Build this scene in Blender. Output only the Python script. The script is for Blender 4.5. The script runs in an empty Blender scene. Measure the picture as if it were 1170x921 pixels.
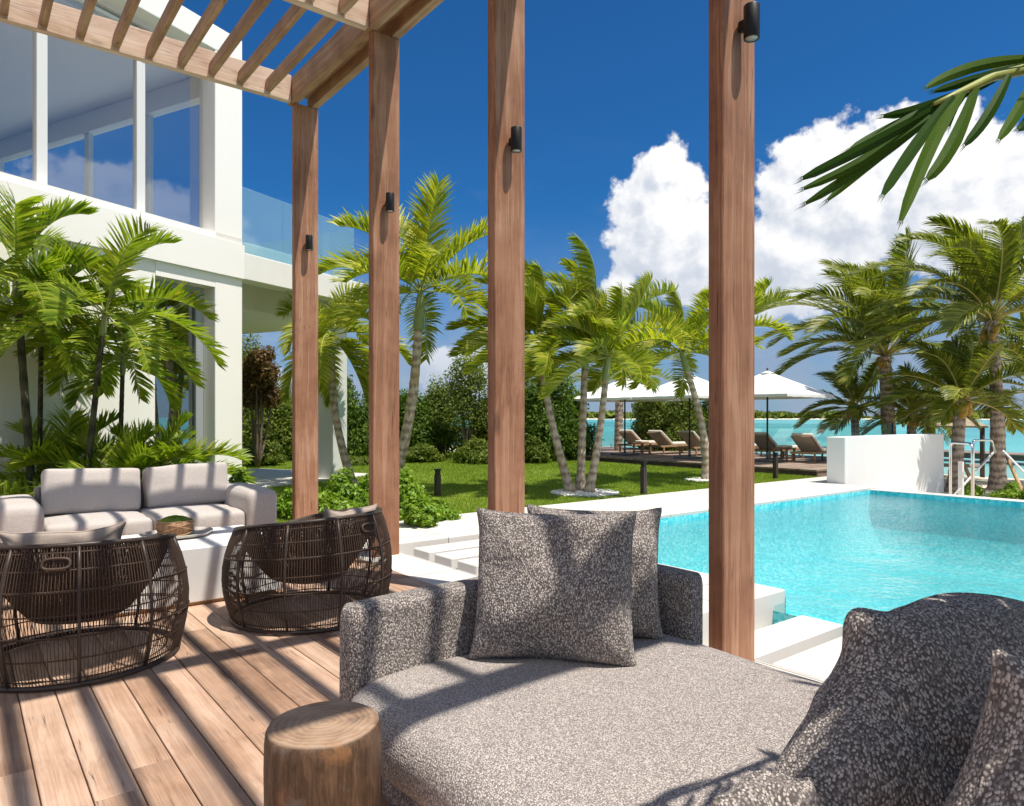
import bpy, math, random
import numpy as np
from mathutils import Vector, Matrix, noise
R = math.radians
PI = math.pi
random.seed(7)
sc = bpy.context.scene
COL = sc.collection

# ------------------------------------------------------------------ camera, light, exposure
CAM_H = 1.4
FPX = 801.0
HEAD = math.atan(1015 / 801.0)          # heading, counter-clockwise from +X (the pool runs along +X, the deck boards along +Y)
cam = bpy.data.cameras.new('camera')
camo = bpy.data.objects.new('camera', cam)
COL.objects.link(camo)
camo.location = (0, 0, CAM_H)
camo.rotation_euler = (R(90), 0, HEAD - R(90))
cam.sensor_fit = 'HORIZONTAL'
cam.sensor_width = 36
cam.lens = 36 * FPX / 1170
cam.shift_y = 16.5 / 1170
cam.clip_start = 0.05
cam.clip_end = 9000
sc.camera = camo

SUN = Vector((0.15, -0.365, 1.0)).normalized()
sl = bpy.data.lights.new('sun', 'SUN')
sl.energy = 5.0
sl.angle = R(0.55)
sl.color = (1.0, 0.935, 0.83)
so = bpy.data.objects.new('sun', sl)
COL.objects.link(so)
so.rotation_euler = SUN.to_track_quat('Z', 'Y').to_euler()
so.location = (0, 0, 30)
sc.view_settings.view_transform = 'Standard'
sc.view_settings.look = 'None'
sc.view_settings.exposure = 0.24
sc.view_settings.gamma = 1.0
sc.view_settings.use_curve_mapping = False
sc.cycles.max_bounces = 8
sc.cycles.transparent_max_bounces = 24
sc.cycles.use_denoising = True
sc.cycles.caustics_reflective = False
sc.cycles.caustics_refractive = False

# ------------------------------------------------------------------ small node language
class NT:
    def __init__(s, tree):
        s.t = tree; s.n = tree.nodes; s.l = tree.links
    def new(s, typ, **kw):
        n = s.n.new(typ)
        for k, v in kw.items(): setattr(n, k, v)
        return n
    def put(s, sock, v):
        if hasattr(v, 'is_output'): s.l.new(v, sock)
        elif isinstance(v, (tuple, list)) and len(v) == 3 and sock.type == 'RGBA': sock.default_value = (*v, 1)
        else: sock.default_value = v
    def m(s, op, a, b=0.0, c=0.0, clamp=False):
        n = s.new('ShaderNodeMath', operation=op, use_clamp=clamp)
        s.put(n.inputs[0], a); s.put(n.inputs[1], b); s.put(n.inputs[2], c)
        return n.outputs[0]
    def v(s, op, a, b=(0, 0, 0)):
        n = s.new('ShaderNodeVectorMath', operation=op)
        s.put(n.inputs[0], a); s.put(n.inputs[1], b)
        return n.outputs['Value'] if op in ('LENGTH', 'DOT_PRODUCT', 'DISTANCE') else n.outputs[0]
    def mapr(s, x, a, b, c=0.0, d=1.0, smooth=False):
        n = s.new('ShaderNodeMapRange')
        if smooth: n.interpolation_type = 'SMOOTHSTEP'
        for i, q in enumerate((x, a, b, c, d)): s.put(n.inputs[i], q)
        return n.outputs[0]
    def mix(s, f, a, b, blend='MIX'):
        n = s.new('ShaderNodeMix', data_type='RGBA', blend_type=blend)
        s.put(n.inputs[0], f); s.put(n.inputs[6], a); s.put(n.inputs[7], b)
        return n.outputs[2]
    def noise(s, vec, scale, detail=4, rough=0.5, dist=0.0, dim='3D'):
        n = s.new('ShaderNodeTexNoise', noise_dimensions=dim)
        if vec is not None: s.put(n.inputs['Vector'], vec)
        n.inputs['Scale'].default_value = scale; n.inputs['Detail'].default_value = detail
        n.inputs['Roughness'].default_value = rough; n.inputs['Distortion'].default_value = dist
        return n.outputs[0]
    def ramp(s, f, stops):
        n = s.new('ShaderNodeValToRGB'); e = n.color_ramp.elements
        while len(e) < len(stops): e.new(0.5)
        for q, (p, c) in zip(e, stops): q.position = p; q.color = (*c, 1)
        s.put(n.inputs[0], f)
        return n.outputs[0]
    def scale(s, vec, sx, sy, sz):
        n = s.new('ShaderNodeMapping'); s.put(n.inputs[0], vec)
        n.inputs['Scale'].default_value = (sx, sy, sz)
        return n.outputs[0]
    def bump(s, h, strength, dist):
        n = s.new('ShaderNodeBump'); s.put(n.inputs['Height'], h)
        n.inputs['Strength'].default_value = strength; n.inputs['Distance'].default_value = dist
        return n.outputs[0]

def mat(name):
    m = bpy.data.materials.new(name); m.use_nodes = True
    t = NT(m.node_tree); t.n.clear()
    out = t.new('ShaderNodeOutputMaterial')
    return m, t, out

def principled(t, out, color, rough=0.6, spec=0.4, metal=0.0, normal=None, **kw):
    b = t.new('ShaderNodeBsdfPrincipled')
    t.put(b.inputs['Base Color'], color); t.put(b.inputs['Roughness'], rough)
    t.put(b.inputs['Specular IOR Level'], spec); b.inputs['Metallic'].default_value = metal
    if normal is not None: t.put(b.inputs['Normal'], normal)
    for k, v in kw.items(): t.put(b.inputs[k], v)
    if out is not None: t.l.new(b.outputs[0], out.inputs[0])
    return b.outputs[0]

def ocoord(t): return t.new('ShaderNodeTexCoord').outputs['Object']
def gpos(t): return t.new('ShaderNodeNewGeometry').outputs['Position']
def island(t): return t.new('ShaderNodeNewGeometry').outputs['Random Per Island']

# ------------------------------------------------------------------ world: Nishita sky with cumulus clouds
def make_world():
    w = bpy.data.worlds.new('World'); sc.world = w; w.use_nodes = True
    t = NT(w.node_tree); t.n.clear()
    out = t.new('ShaderNodeOutputWorld'); bg = t.new('ShaderNodeBackground')
    sky = t.new('ShaderNodeTexSky', sky_type='NISHITA')
    sky.sun_disc = False
    sky.sun_elevation = math.asin(SUN.z)
    sky.sun_rotation = math.atan2(SUN.x, SUN.y)
    sky.air_density = 1.0; sky.dust_density = 0.25; sky.ozone_density = 3.0
    d = t.v('NORMALIZE', t.new('ShaderNodeTexCoord').outputs['Generated'])
    sep = t.new('ShaderNodeSeparateXYZ'); t.put(sep.inputs[0], d)
    # azimuth (deg, + to the right of the garden axis) and elevation (deg)
    ca, sa = math.cos(HEAD), math.sin(HEAD)
    f = t.m('ADD', t.m('MULTIPLY', sep.outputs[0], ca), t.m('MULTIPLY', sep.outputs[1], sa))
    r = t.m('SUBTRACT', t.m('MULTIPLY', sep.outputs[0], sa), t.m('MULTIPLY', sep.outputs[1], ca))
    az = t.m('MULTIPLY', t.m('ARCTAN2', r, f), 180 / PI)
    el = t.m('MULTIPLY', t.m('ARCSINE', sep.outputs[2]), 180 / PI)
    cmb = t.new('ShaderNodeCombineXYZ'); t.put(cmb.inputs[0], az); t.put(cmb.inputs[1], el)
    p0 = cmb.outputs[0]
    # cumulus heaps: centre azimuth, centre elevation, half width, half height, weight
    heaps = [(12.0, 15.0, 4.6, 6.0, 1.0), (12.1, 18.6, 2.2, 2.3, .95), (15.5, 12.5, 4.5, 5.0, 1.0), (8.6, 10.6, 2.6, 3.2, .7),
             (25.5, 15.5, 8.0, 6.3, 1.0), (31.5, 15.2, 7.0, 6.0, 1.0), (22.0, 12.0, 6.0, 5.0, 1.0), (37.0, 12.5, 6.0, 4.2, .9), (28.5, 19.5, 3.2, 2.4, .7),
             (6.3, 8.6, 2.5, 2.2, .62), (-4, 3.8, 6, 3.0, .8), (-20, 3.0, 9, 2.2, .45), (38, 5, 9, 3, .4),
             (62, 9, 12, 5, .8), (84, 12, 10, 6, 1.0), (104, 10, 10, 5, .9), (132, 34, 26, 20, 1.1), (172, 40, 28, 24, 1.1), (-150, 34, 26, 20, 1.1), (-112, 28, 20, 14, 1.0)]  # the largest, behind the camera and unseen, are added for neutral fill light
    def density(off):
        p = t.v('ADD', p0, off)
        wv = t.new('ShaderNodeTexNoise'); wv.inputs['Scale'].default_value = .33; wv.inputs['Detail'].default_value = 3; t.put(wv.inputs['Vector'], p)
        pw = t.v('ADD', p, t.v('MULTIPLY', t.v('SUBTRACT', wv.outputs['Color'], (.5, .5, .5)), (2.6, 2.4, 0)))
        best = None
        for (a, e, hw, hh, wt) in heaps:
            q = t.v('MULTIPLY', t.v('SUBTRACT', pw, (a, e, 0)), (1 / hw, 1 / hh, 0))
            val = t.m('SUBTRACT', wt, t.v('LENGTH', q))
            best = val if best is None else t.m('SMOOTH_MAX', best, val, .25)
        n1 = t.noise(p, .44, 10, .58)
        return t.m('ADD', t.m('MULTIPLY', best, 1.0), t.m('MULTIPLY', t.m('SUBTRACT', n1, .5), 1.05)), n1
    dn, n1 = density((0, 0, 0))
    dl, _ = density((.75, .85, 0))
    alpha = t.mapr(dn, .02, .21, 0, 1, True)
    lit = t.mapr(t.m('SUBTRACT', dn, dl), -.42, .30, 0, 1, True)
    low = t.mapr(el, 4, 17, 0, 1)
    lit = t.m('MULTIPLY', lit, t.m('ADD', t.m('MULTIPLY', low, .5), .5))
    ccol = t.mix(lit, (5.6, 6.1, 7.0), (9.9, 9.8, 9.7))
    # thin veil low over the sea
    veil = t.m('MULTIPLY', t.mapr(el, 0, 17, .97, 0, True), t.mapr(t.noise(p0, .16, 5, .6), .35, .62, .5, 1))
    skyc = t.mix(1.0, sky.outputs[0], (.15, .54, .90), 'MULTIPLY')
    skyc = t.mix(veil, skyc, (3.3, 3.8, 5.0))
    wis = t.m('MULTIPLY', t.mapr(t.noise(t.v('MULTIPLY', p0, (1, 2.2, 1)), .12, 6, .62), .53, .8, 0, .3), t.mapr(el, 3, 22, 1, 0))
    skyc = t.mix(wis, skyc, (5.0, 5.6, 6.4))
    up = t.mapr(el, -.5, .6, 0, 1)
    col = t.mix(t.m('MULTIPLY', t.m('MULTIPLY', alpha, up), t.mapr(el, 1, 9, .35, 1)), skyc, ccol)
    t.put(bg.inputs[0], col); bg.inputs[1].default_value = 0.095
    t.l.new(bg.outputs[0], out.inputs[0])
make_world()

# ------------------------------------------------------------------ projection helpers (points of the place, seen from the terrace)
def at(px, py, d):
    s = (px - 585) / FPX; v = (477 - py) / FPX
    return Vector((d * (math.cos(HEAD) + s * math.sin(HEAD)), d * (math.sin(HEAD) - s * math.cos(HEAD)), CAM_H + d * v))
def ground(px, d, z=0.0):
    p = at(px, 477, d); p.z = z
    return p
LEFT = Vector((-math.sin(HEAD), math.cos(HEAD), 0))
AWAY = Vector((math.cos(HEAD), math.sin(HEAD), 0))

# ------------------------------------------------------------------ mesh builder
class MB:
    def __init__(s): s.v = []; s.f = []; s.sm = []
    def add(s, vs, fs, smooth=False):
        o = len(s.v); s.v.extend([tuple(q) for q in vs])
        for f in fs: s.f.append(tuple(i + o for i in f)); s.sm.append(smooth)
    def box(s, x0, x1, y0, y1, z0, z1, M=None):
        vs = [Vector((x, y, z)) for z in (z0, z1) for y in (y0, y1) for x in (x0, x1)]
        if M is not None: vs = [M @ q for q in vs]
        s.add(vs, [(0, 2, 3, 1), (4, 5, 7, 6), (0, 1, 5, 4), (2, 6, 7, 3), (0, 4, 6, 2), (1, 3, 7, 5)])
    def bbox(s, x0, x1, y0, y1, z0, z1, b=.01, M=None):
        """box with chamfered edges"""
        vs = []; idx = {}
        for xi, (x, sx) in enumerate(((x0, 1), (x1, -1))):
            for yi, (y, sy) in enumerate(((y0, 1), (y1, -1))):
                for zi, (z, sz) in enumerate(((z0, 1), (z1, -1))):
                    for ax in range(3):
                        q = [x + sx * b, y + sy * b, z + sz * b]; q[ax] = (x, y, z)[ax]
                        idx[(xi, yi, zi, ax)] = len(vs); vs.append(Vector(q))
        if M is not None: vs = [M @ q for q in vs]
        F = []
        for ax in range(3):
            o = [a for a in range(3) if a != ax]
            for e in (0, 1):
                def k(i, j):
                    q = [0, 0, 0]; q[ax] = e; q[o[0]] = i; q[o[1]] = j
                    return idx[(*q, ax)]
                F.append((k(0, 0), k(1, 0), k(1, 1), k(0, 1)))
        for ax in range(3):   # edges along ax
            o = [a for a in range(3) if a != ax]
            for i in (0, 1):
                for j in (0, 1):
                    def k(e, a):
                        q = [0, 0, 0]; q[ax] = e; q[o[0]] = i; q[o[1]] = j
                        return idx[(*q, a)]
                    F.append((k(0, o[0]), k(1, o[0]), k(1, o[1]), k(0, o[1])))
        for i in (0, 1):
            for j in (0, 1):
                for k_ in (0, 1): F.append((idx[(i, j, k_, 0)], idx[(i, j, k_, 1)], idx[(i, j, k_, 2)]))
        s.add(vs, F)
    def tube(s, pts, rad, n=8, cap=True, smooth=True, squash=1.0):
        pts = [Vector(p) for p in pts]
        if not hasattr(rad, '__len__'): rad = [rad] * len(pts)
        vs = []; up = None
        for i, p in enumerate(pts):
            a = pts[max(i - 1, 0)]; b = pts[min(i + 1, len(pts) - 1)]
            d = (b - a).normalized()
            if up is None:
                up = d.orthogonal().normalized() if abs(d.z) > .9 else d.cross(Vector((0, 0, 1))).normalized()
            u = (up - d * up.dot(d))
            u = u.normalized() if u.length > 1e-6 else d.orthogonal().normalized()
            up = u; w = d.cross(u)
            for k in range(n):
                q = 2 * PI * k / n
                vs.append(p + (u * math.cos(q) + w * math.sin(q) * squash) * rad[i])
        fs = [(i * n + k, i * n + (k + 1) % n, (i + 1) * n + (k + 1) % n, (i + 1) * n + k) for i in range(len(pts) - 1) for k in range(n)]
        if cap: fs += [tuple(range(n))[::-1], tuple((len(pts) - 1) * n + k for k in range(n))]
        s.add(vs, fs, smooth)
    def ring(s, c, r, rad, n=48, m=6, zf=None, a0=0.0, a1=2 * PI):
        full = abs(a1 - a0 - 2 * PI) < 1e-6
        pts = []
        for i in range(n + (0 if full else 1)):
            a = a0 + (a1 - a0) * i / n
            rr = r(a) if callable(r) else r
            pts.append(Vector((c[0] + rr * math.cos(a), c[1] + rr * math.sin(a), (zf(a) if zf else c[2]))))
        if full: pts.append(pts[0].copy()); 
        s.tube(pts, rad, m, cap=not full)
    def lathe(s, prof, n=32, c=(0, 0, 0), smooth=True, wob=None, M=None):
        vs = []
        for (r, z) in prof:
            for k in range(n):
                a = 2 * PI * k / n
                rr = r * (wob(a, z) if wob else 1)
                q = Vector((c[0] + rr * math.cos(a), c[1] + rr * math.sin(a), c[2] + z))
                vs.append(M @ q if M else q)
        fs = [(i * n + k, i * n + (k + 1) % n, (i + 1) * n + (k + 1) % n, (i + 1) * n + k) for i in range(len(prof) - 1) for k in range(n)]
        fs += [tuple(range(n))[::-1], tuple((len(prof) - 1) * n + k for k in range(n))]
        s.add(vs, fs, smooth)
    def grid(s, fn, nu, nv, smooth=True, closeu=False):
        vs = [fn(i / nu, j / nv) for j in range(nv + 1) for i in range(nu + (0 if closeu else 1))]
        w = nu if closeu else nu + 1
        fs = []
        for j in range(nv):
            for i in range(nu):
                a = j * w + i; b = j * w + (i + 1) % w
                fs.append((a, b, b + w, a + w))
        s.add(vs, fs, smooth)
    def build(s, name, m, parent=None, at_base=None):
        me = bpy.data.meshes.new(name)
        off = Vector((0, 0, 0))
        if parent is not None and at_base is None:
            off = parent.location if parent.parent is None else parent.location + parent.parent.location
        elif at_base is not None: off = Vector(at_base)
        A = np.array(s.v, dtype=np.float32) - np.array(off, dtype=np.float32)
        me.from_pydata(A.tolist(), [], s.f)
        me.polygons.foreach_set('use_smooth', s.sm)
        if not isinstance(m, (list, tuple)): m = [m]
        for q in m: me.materials.append(q)
        me.update()
        o = bpy.data.objects.new(name, me); COL.objects.link(o)
        if parent is not None: o.parent = parent
        else: o.location = off
        return o

def tag(o, label=None, cat=None, group=None, kind=None):
    if label: o['label'] = label
    if cat: o['category'] = cat
    if group: o['group'] = group
    if kind: o['kind'] = kind
    return o
def thing(name, label, cat, loc=(0, 0, 0), group=None):
    o = bpy.data.objects.new(name, None); COL.objects.link(o)
    o.location = loc; o.empty_display_size = .2
    return tag(o, label, cat, group)
def copy_tree(o, label=None, parent=None):
    c = o.copy(); COL.objects.link(c)
    if parent is not None: c.parent = parent
    if label: c['label'] = label
    for ch in [q for q in bpy.data.objects if q.parent is o]: copy_tree(ch, None, c)
    return c
def structure(name, mb, m): return tag(mb.build(name, m), kind='structure')

def rbox(mb, c, half, r, n=10, puff=(0, 0, 0), M=None, wob=0.0, seed=0):
    """rounded box (cushion) with optional bulge and gentle unevenness"""
    hx, hy, hz = half
    V = {}; vs = []; fs = []
    def vert(i, j, k):
        key = (i, j, k)
        if key in V: return V[key]
        p = [-1 + 2 * i / n, -1 + 2 * j / n, -1 + 2 * k / n]
        # concentrate rows near the edges
        p = [math.copysign(1 - (1 - abs(a)) ** 1.6, a) for a in p]
        q = Vector((p[0] * hx, p[1] * hy, p[2] * hz))
        inner = Vector((max(-hx + r, min(hx - r, q.x)), max(-hy + r, min(hy - r, q.y)), max(-hz + r, min(hz - r, q.z))))
        dlt = q - inner
        if dlt.length > 1e-9: q = inner + dlt.normalized() * min(dlt.length if dlt.length < r else r, r)
        q2 = Vector(q)
        q2.x += puff[0] * p[0] * (1 - p[1] ** 2) * (1 - p[2] ** 2)
        q2.y += puff[1] * p[1] * (1 - p[0] ** 2) * (1 - p[2] ** 2)
        q2.z += puff[2] * p[2] * (1 - p[0] ** 2) * (1 - p[1] ** 2)
        if wob: q2 += noise.noise_vector(q2 * 5 + Vector((seed, seed * 1.7, 0))) * wob
        q2 = q2 + Vector(c)
        if M is not None: q2 = M @ q2
        V[key] = len(vs); vs.append(q2)
        return V[key]
    for a in range(n):
        for b in range(n):
            fs.append((vert(a, b, 0), vert(a, b + 1, 0), vert(a + 1, b + 1, 0), vert(a + 1, b, 0)))
            fs.append((vert(a, b, n), vert(a + 1, b, n), vert(a + 1, b + 1, n), vert(a, b + 1, n)))
            fs.append((vert(a, 0, b), vert(a + 1, 0, b), vert(a + 1, 0, b + 1), vert(a, 0, b + 1)))
            fs.append((vert(a, n, b), vert(a, n, b + 1), vert(a + 1, n, b + 1), vert(a + 1, n, b)))
            fs.append((vert(0, a, b), vert(0, a, b + 1), vert(0, a + 1, b + 1), vert(0, a + 1, b)))
            fs.append((vert(n, a, b), vert(n, a + 1, b), vert(n, a + 1, b + 1), vert(n, a, b + 1)))
    mb.add(vs, fs, True)
# ------------------------------------------------------------------ materials
def wood(name, c_dark, c_mid, c_light, axis=2, rough=.6, scale=1.0, ring=1.0, bumpd=.0015, per_island=.12, weather=.0, knots=True):
    """timber with grain running along the given axis"""
    m, t, out = mat(name)
    p = ocoord(t)
    isl = island(t)
    cm = t.new('ShaderNodeCombineXYZ')
    for i in range(3): t.put(cm.inputs[i], t.m('MULTIPLY', isl, (37.0, 19.0, 53.0)[i]))
    p = t.v('ADD', p, cm.outputs[0])
    s1 = [15.0, 15.0, 15.0]; s1[axis] = .45
    s2 = [130.0, 130.0, 130.0]; s2[axis] = 2.2
    s3 = [3.0, 3.0, 3.0]; s3[axis] = .55
    warp = t.noise(t.scale(p, *[q * scale for q in s3]), 1.0, 3, .5)
    ps = t.scale(p, *[q * scale for q in s1])
    ps = t.v('ADD', ps, t.v('MULTIPLY', (1, 1, 1), (0, 0, 0)))
    cw = t.new('ShaderNodeCombineXYZ')
    for i in range(3): t.put(cw.inputs[i], t.m('MULTIPLY', warp, 3.2 * ring))
    n1 = t.noise(t.v('ADD', ps, cw.outputs[0]), 1.0, 5, .6, .25)
    big = t.noise(t.scale(p, 2.2, 2.2, 2.2), 1.0, 4, .6)
    bands = t.m('FRACT', t.m('MULTIPLY', n1, 5.0))
    bands = t.m('ABSOLUTE', t.m('SUBTRACT', t.m('MULTIPLY', bands, 2.0), 1.0))
    n2 = t.noise(t.scale(p, *s2), 1.0, 3, .6)
    f = t.m('ADD', t.m('MULTIPLY', n1, .55), t.m('ADD', t.m('MULTIPLY', bands, .10), t.m('MULTIPLY', n2, .38)))
    f = t.m('ADD', f, t.m('MULTIPLY', t.m('SUBTRACT', big, .5), .52))
    f = t.m('ADD', f, t.m('MULTIPLY', t.m('SUBTRACT', isl, .5), per_island * 2))
    col = t.ramp(f, [(.26, c_dark), (.48, c_mid), (.72, c_light)])
    if knots:
        vo = t.new('ShaderNodeTexVoronoi', feature='F1'); ks = [2.6, 2.6, 2.6]; ks[axis] = .9
        t.put(vo.inputs['Vector'], t.scale(p, *ks)); vo.inputs['Scale'].default_value = 1.0
        k = t.mapr(t.m('ADD', vo.outputs['Distance'], t.m('MULTIPLY', t.m('SUBTRACT', n2, .5), .06)), .03, .13, 1, 0, True)
        col = t.mix(t.m('MULTIPLY', k, .7), col, tuple(q * .55 for q in c_dark))
    cn = t.noise(t.scale(p, *[(26.0 if i != axis else .5) for i in range(3)]), 1.0, 2, .5)
    ck = t.m('MULTIPLY', t.mapr(t.m('ABSOLUTE', t.m('SUBTRACT', cn, .5)), .002, .010, 1, 0), t.mapr(t.noise(t.scale(p, 3, 3, 3), 1.0, 2, .5), .5, .62, 0, .8, True))
    col = t.mix(ck, col, tuple(q * .3 for q in c_dark))
    if weather:
        wn = t.noise(p, 1.7, 5, .6)
        col = t.mix(t.mapr(wn, .42, .7, 0, weather), col, (.34, .31, .28))
    nm = t.bump(t.m('ADD', n2, t.m('MULTIPLY', bands, .4)), .5, bumpd)
    principled(t, out, col, rough, .3, normal=nm)
    return m

M = {}
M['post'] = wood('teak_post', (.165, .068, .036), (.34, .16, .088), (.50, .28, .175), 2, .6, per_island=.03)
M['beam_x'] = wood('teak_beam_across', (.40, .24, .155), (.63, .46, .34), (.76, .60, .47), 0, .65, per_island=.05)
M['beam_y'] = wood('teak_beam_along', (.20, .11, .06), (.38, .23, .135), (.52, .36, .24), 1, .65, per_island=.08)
M['deck'] = wood('deck_boards', (.22, .125, .078), (.42, .262, .175), (.59, .415, .305), 1, .62, per_island=.15, weather=.16, bumpd=.002)
M['teak'] = wood('teak_furniture', (.26, .15, .08), (.40, .25, .14), (.50, .34, .21), 0, .6, 2.0, knots=False)
M['deck_far'] = wood('sun_deck_timber', (.17, .12, .09), (.27, .20, .155), (.37, .29, .235), 0, .7, knots=False)
M['deck_side'] = wood('sun_deck_fascia', (.05, .035, .028), (.10, .07, .055), (.15, .11, .085), 1, .7, knots=False)
M['dark_wood'] = wood('dark_timber', (.03, .025, .022), (.055, .045, .04), (.09, .075, .065), 2, .7, knots=False)
M['prop'] = wood('bamboo_prop', (.25, .14, .07), (.42, .25, .13), (.55, .36, .2), 2, .6, 2, knots=False)

def plaster(name, c, n=.04, bump=.001, rough=.8, sc_=1.2):
    m, t, out = mat(name)
    p = gpos(t)
    a = t.noise(p, sc_, 6, .6); b = t.noise(p, 60, 3, .6)
    st = t.noise(t.scale(p, 3.5, 3.5, .35), 1.0, 4, .6)
    f = t.m('ADD', t.m('MULTIPLY', a, .6), t.m('MULTIPLY', st, .4))
    col = t.mix(t.mapr(f, .3, .7), tuple(q * (1 - n * 2.2) for q in c), c)
    principled(t, out, col, rough, .25, normal=t.bump(b, .35, bump))
    return m
M['white_wall'] = plaster('white_render', (.94, .91, .87), .015)
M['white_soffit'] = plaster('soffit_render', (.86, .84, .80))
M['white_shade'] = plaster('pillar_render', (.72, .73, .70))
M['privacy'] = plaster('privacy_wall_render', (.80, .81, .81), .02)

def stone(name, c, joints=None, rough=.65):
    m, t, out = mat(name)
    p = gpos(t)
    a = t.noise(p, 1.1, 6, .65); b = t.noise(p, 45, 4, .7)
    col = t.mix(t.mapr(a, .3, .7), tuple(q * .90 for q in c), c)
    col = t.mix(t.mapr(b, .55, .8, 0, .35), col, tuple(q * .78 for q in c))
    h = b
    if joints:
        br = t.new('ShaderNodeTexBrick', offset=0.0)
        t.put(br.inputs['Vector'], p); br.inputs['Scale'].default_value = 1
        br.inputs['Brick Width'].default_value = joints[0]; br.inputs['Row Height'].default_value = joints[1]
        br.inputs['Mortar Size'].default_value = .007; br.inputs['Mortar Smooth'].default_value = .1
        t.put(br.inputs['Color1'], (1, 1, 1)); t.put(br.inputs['Color2'], (.93, .925, .91)); t.put(br.inputs['Mortar'], (.42, .40, .37))
        col = t.mix(1.0, col, br.outputs[0], 'MULTIPLY')
    principled(t, out, col, rough, .3, normal=t.bump(h, .3, .0008))
    return m
M['terrace'] = stone('terrace_limestone', (.745, .715, .67), (.9, .9))
M['slab'] = stone('slab_limestone', (.77, .74, .70))
M['channel'] = stone('channel_floor', (.70, .68, .65))
M['table'] = stone('table_concrete', (.80, .785, .765), rough=.5)
M['tray'] = stone('tray_stone', (.52, .48, .43))
M['dark_stone'] = stone('dark_stone', (.16, .165, .18))

def fabric_plain(name, c, rough=.9):
    m, t, out = mat(name)
    p = ocoord(t)
    w1 = t.noise(t.scale(p, 900, 60, 900), 1, 2, .5); w2 = t.noise(t.scale(p, 60, 900, 60), 1, 2, .5)
    f = t.m('MULTIPLY', t.m('ADD', w1, w2), .5)
    a = t.noise(p, 3, 3, .5)
    col = t.mix(t.mapr(f, .35, .65), tuple(q * .78 for q in c), tuple(min(1, q * 1.10) for q in c))
    col = t.mix(t.mapr(a, .3, .7, 0, .2), col, tuple(q * .88 for q in c))
    principled(t, out, col, rough, .15, normal=t.bump(t.m('ADD', f, t.m('MULTIPLY', t.noise(p, 9, 3, .5), 5.0)), .45, .002), **{'Sheen Weight': .15})
    return m
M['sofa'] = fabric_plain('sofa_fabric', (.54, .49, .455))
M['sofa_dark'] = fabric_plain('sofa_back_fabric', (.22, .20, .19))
M['cream'] = fabric_plain('lounger_fabric', (.76, .70, .62))
M['taupe'] = fabric_plain('taupe_fabric', (.42, .345, .29))
M['seatpad'] = fabric_plain('armchair_pad_fabric', (.30, .25, .215))

def sling_mat():
    m, t, out = mat('lounger_sling')
    df = t.new('ShaderNodeBsdfDiffuse'); t.put(df.inputs[0], (.80, .74, .66))
    tl = t.new('ShaderNodeBsdfTranslucent'); t.put(tl.inputs[0], (.80, .74, .66))
    mx = t.new('ShaderNodeMixShader'); mx.inputs[0].default_value = .45
    t.l.new(df.outputs[0], mx.inputs[1]); t.l.new(tl.outputs[0], mx.inputs[2]); t.l.new(mx.outputs[0], out.inputs[0])
    return m
M['sling'] = sling_mat()

def boucle(name, light, mid, dark, share=.42, cell=165, aspect=.62):
    """tweedy knit: small elongated loops, cream ones among grey ones, dark in between"""
    m, t, out = mat(name)
    p = ocoord(t)
    wv = t.new('ShaderNodeTexNoise'); wv.inputs['Scale'].default_value = 26; wv.inputs['Detail'].default_value = 3; t.put(wv.inputs['Vector'], p)
    q = t.v('ADD', p, t.v('MULTIPLY', t.v('SUBTRACT', wv.outputs['Color'], (.5, .5, .5)), (.010, .010, .010)))
    qs = t.scale(q, 1, 1, aspect)
    vo = t.new('ShaderNodeTexVoronoi', feature='F1'); t.put(vo.inputs['Vector'], qs); vo.inputs['Scale'].default_value = cell
    vo.inputs['Randomness'].default_value = .85
    sep = t.new('ShaderNodeSeparateColor'); t.put(sep.inputs[0], vo.outputs['Color'])
    patch = t.noise(q, 38, 3, .6)
    k = t.mapr(t.m('ADD', sep.outputs[0], t.m('MULTIPLY', t.m('SUBTRACT', patch, .5), .9)), share, share + .28, 0, 1)
    loop = t.mix(k, mid, light)
    vary = t.mapr(sep.outputs[1], 0, 1, .82, 1.12)
    cc = t.new('ShaderNodeCombineXYZ')
    for i in range(3): t.put(cc.inputs[i], vary)
    loop = t.mix(1.0, loop, cc.outputs[0], 'MULTIPLY')
    edge = t.mapr(vo.outputs['Distance'], .38, .66, 0, 1, True)
    col = t.mix(edge, loop, dark)
    soft = t.noise(p, 2.2, 3, .5)
    col = t.mix(t.mapr(soft, .35, .7, 0, .22), col, tuple(a * .8 for a in mid))
    h = t.m('ADD', t.mapr(vo.outputs['Distance'], 0, .7, 1, 0), t.m('MULTIPLY', k, .35))
    principled(t, out, col, .95, .1, normal=t.bump(h, .8, .0035), **{'Sheen Weight': .12})
    return m
M['boucle'] = boucle('tweed_boucle', (.60, .535, .48), (.275, .24, .225), (.11, .094, .088), .38)
M['boucle_seat'] = boucle('tweed_boucle_seat', (.68, .61, .555), (.43, .38, .355), (.22, .19, .178), .34, 190)

def simple(name, c, rough=.5, metal=0.0, spec=.4, n=0.0, ns=20):
    m, t, out = mat(name)
    col = c
    if n:
        col = t.mix(t.noise(ocoord(t), ns, 4, .6), tuple(q * (1 - n) for q in c), tuple(min(1, q * (1 + n)) for q in c))
    principled(t, out, col, rough, spec, metal)
    return m
M['black'] = simple('black_metal', (.012, .012, .013), .45, n=.3)
M['lens'] = simple('lamp_lens', (.55, .55, .52), .2)
M['rattan'] = simple('dark_rattan', (.072, .047, .034), .5, spec=.3, n=.45, ns=60)
M['rattan_frame'] = simple('dark_rattan_frame', (.045, .032, .026), .45, spec=.45, n=.4, ns=50)
M['steel'] = simple('polished_steel', (.70, .70, .70), .14, 1.0, n=.05)
M['white_alu'] = simple('white_aluminium', (.74, .74, .73), .45, n=.03)
M['grey_alu'] = simple('grey_aluminium', (.34, .36, .38), .45, n=.05)
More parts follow.
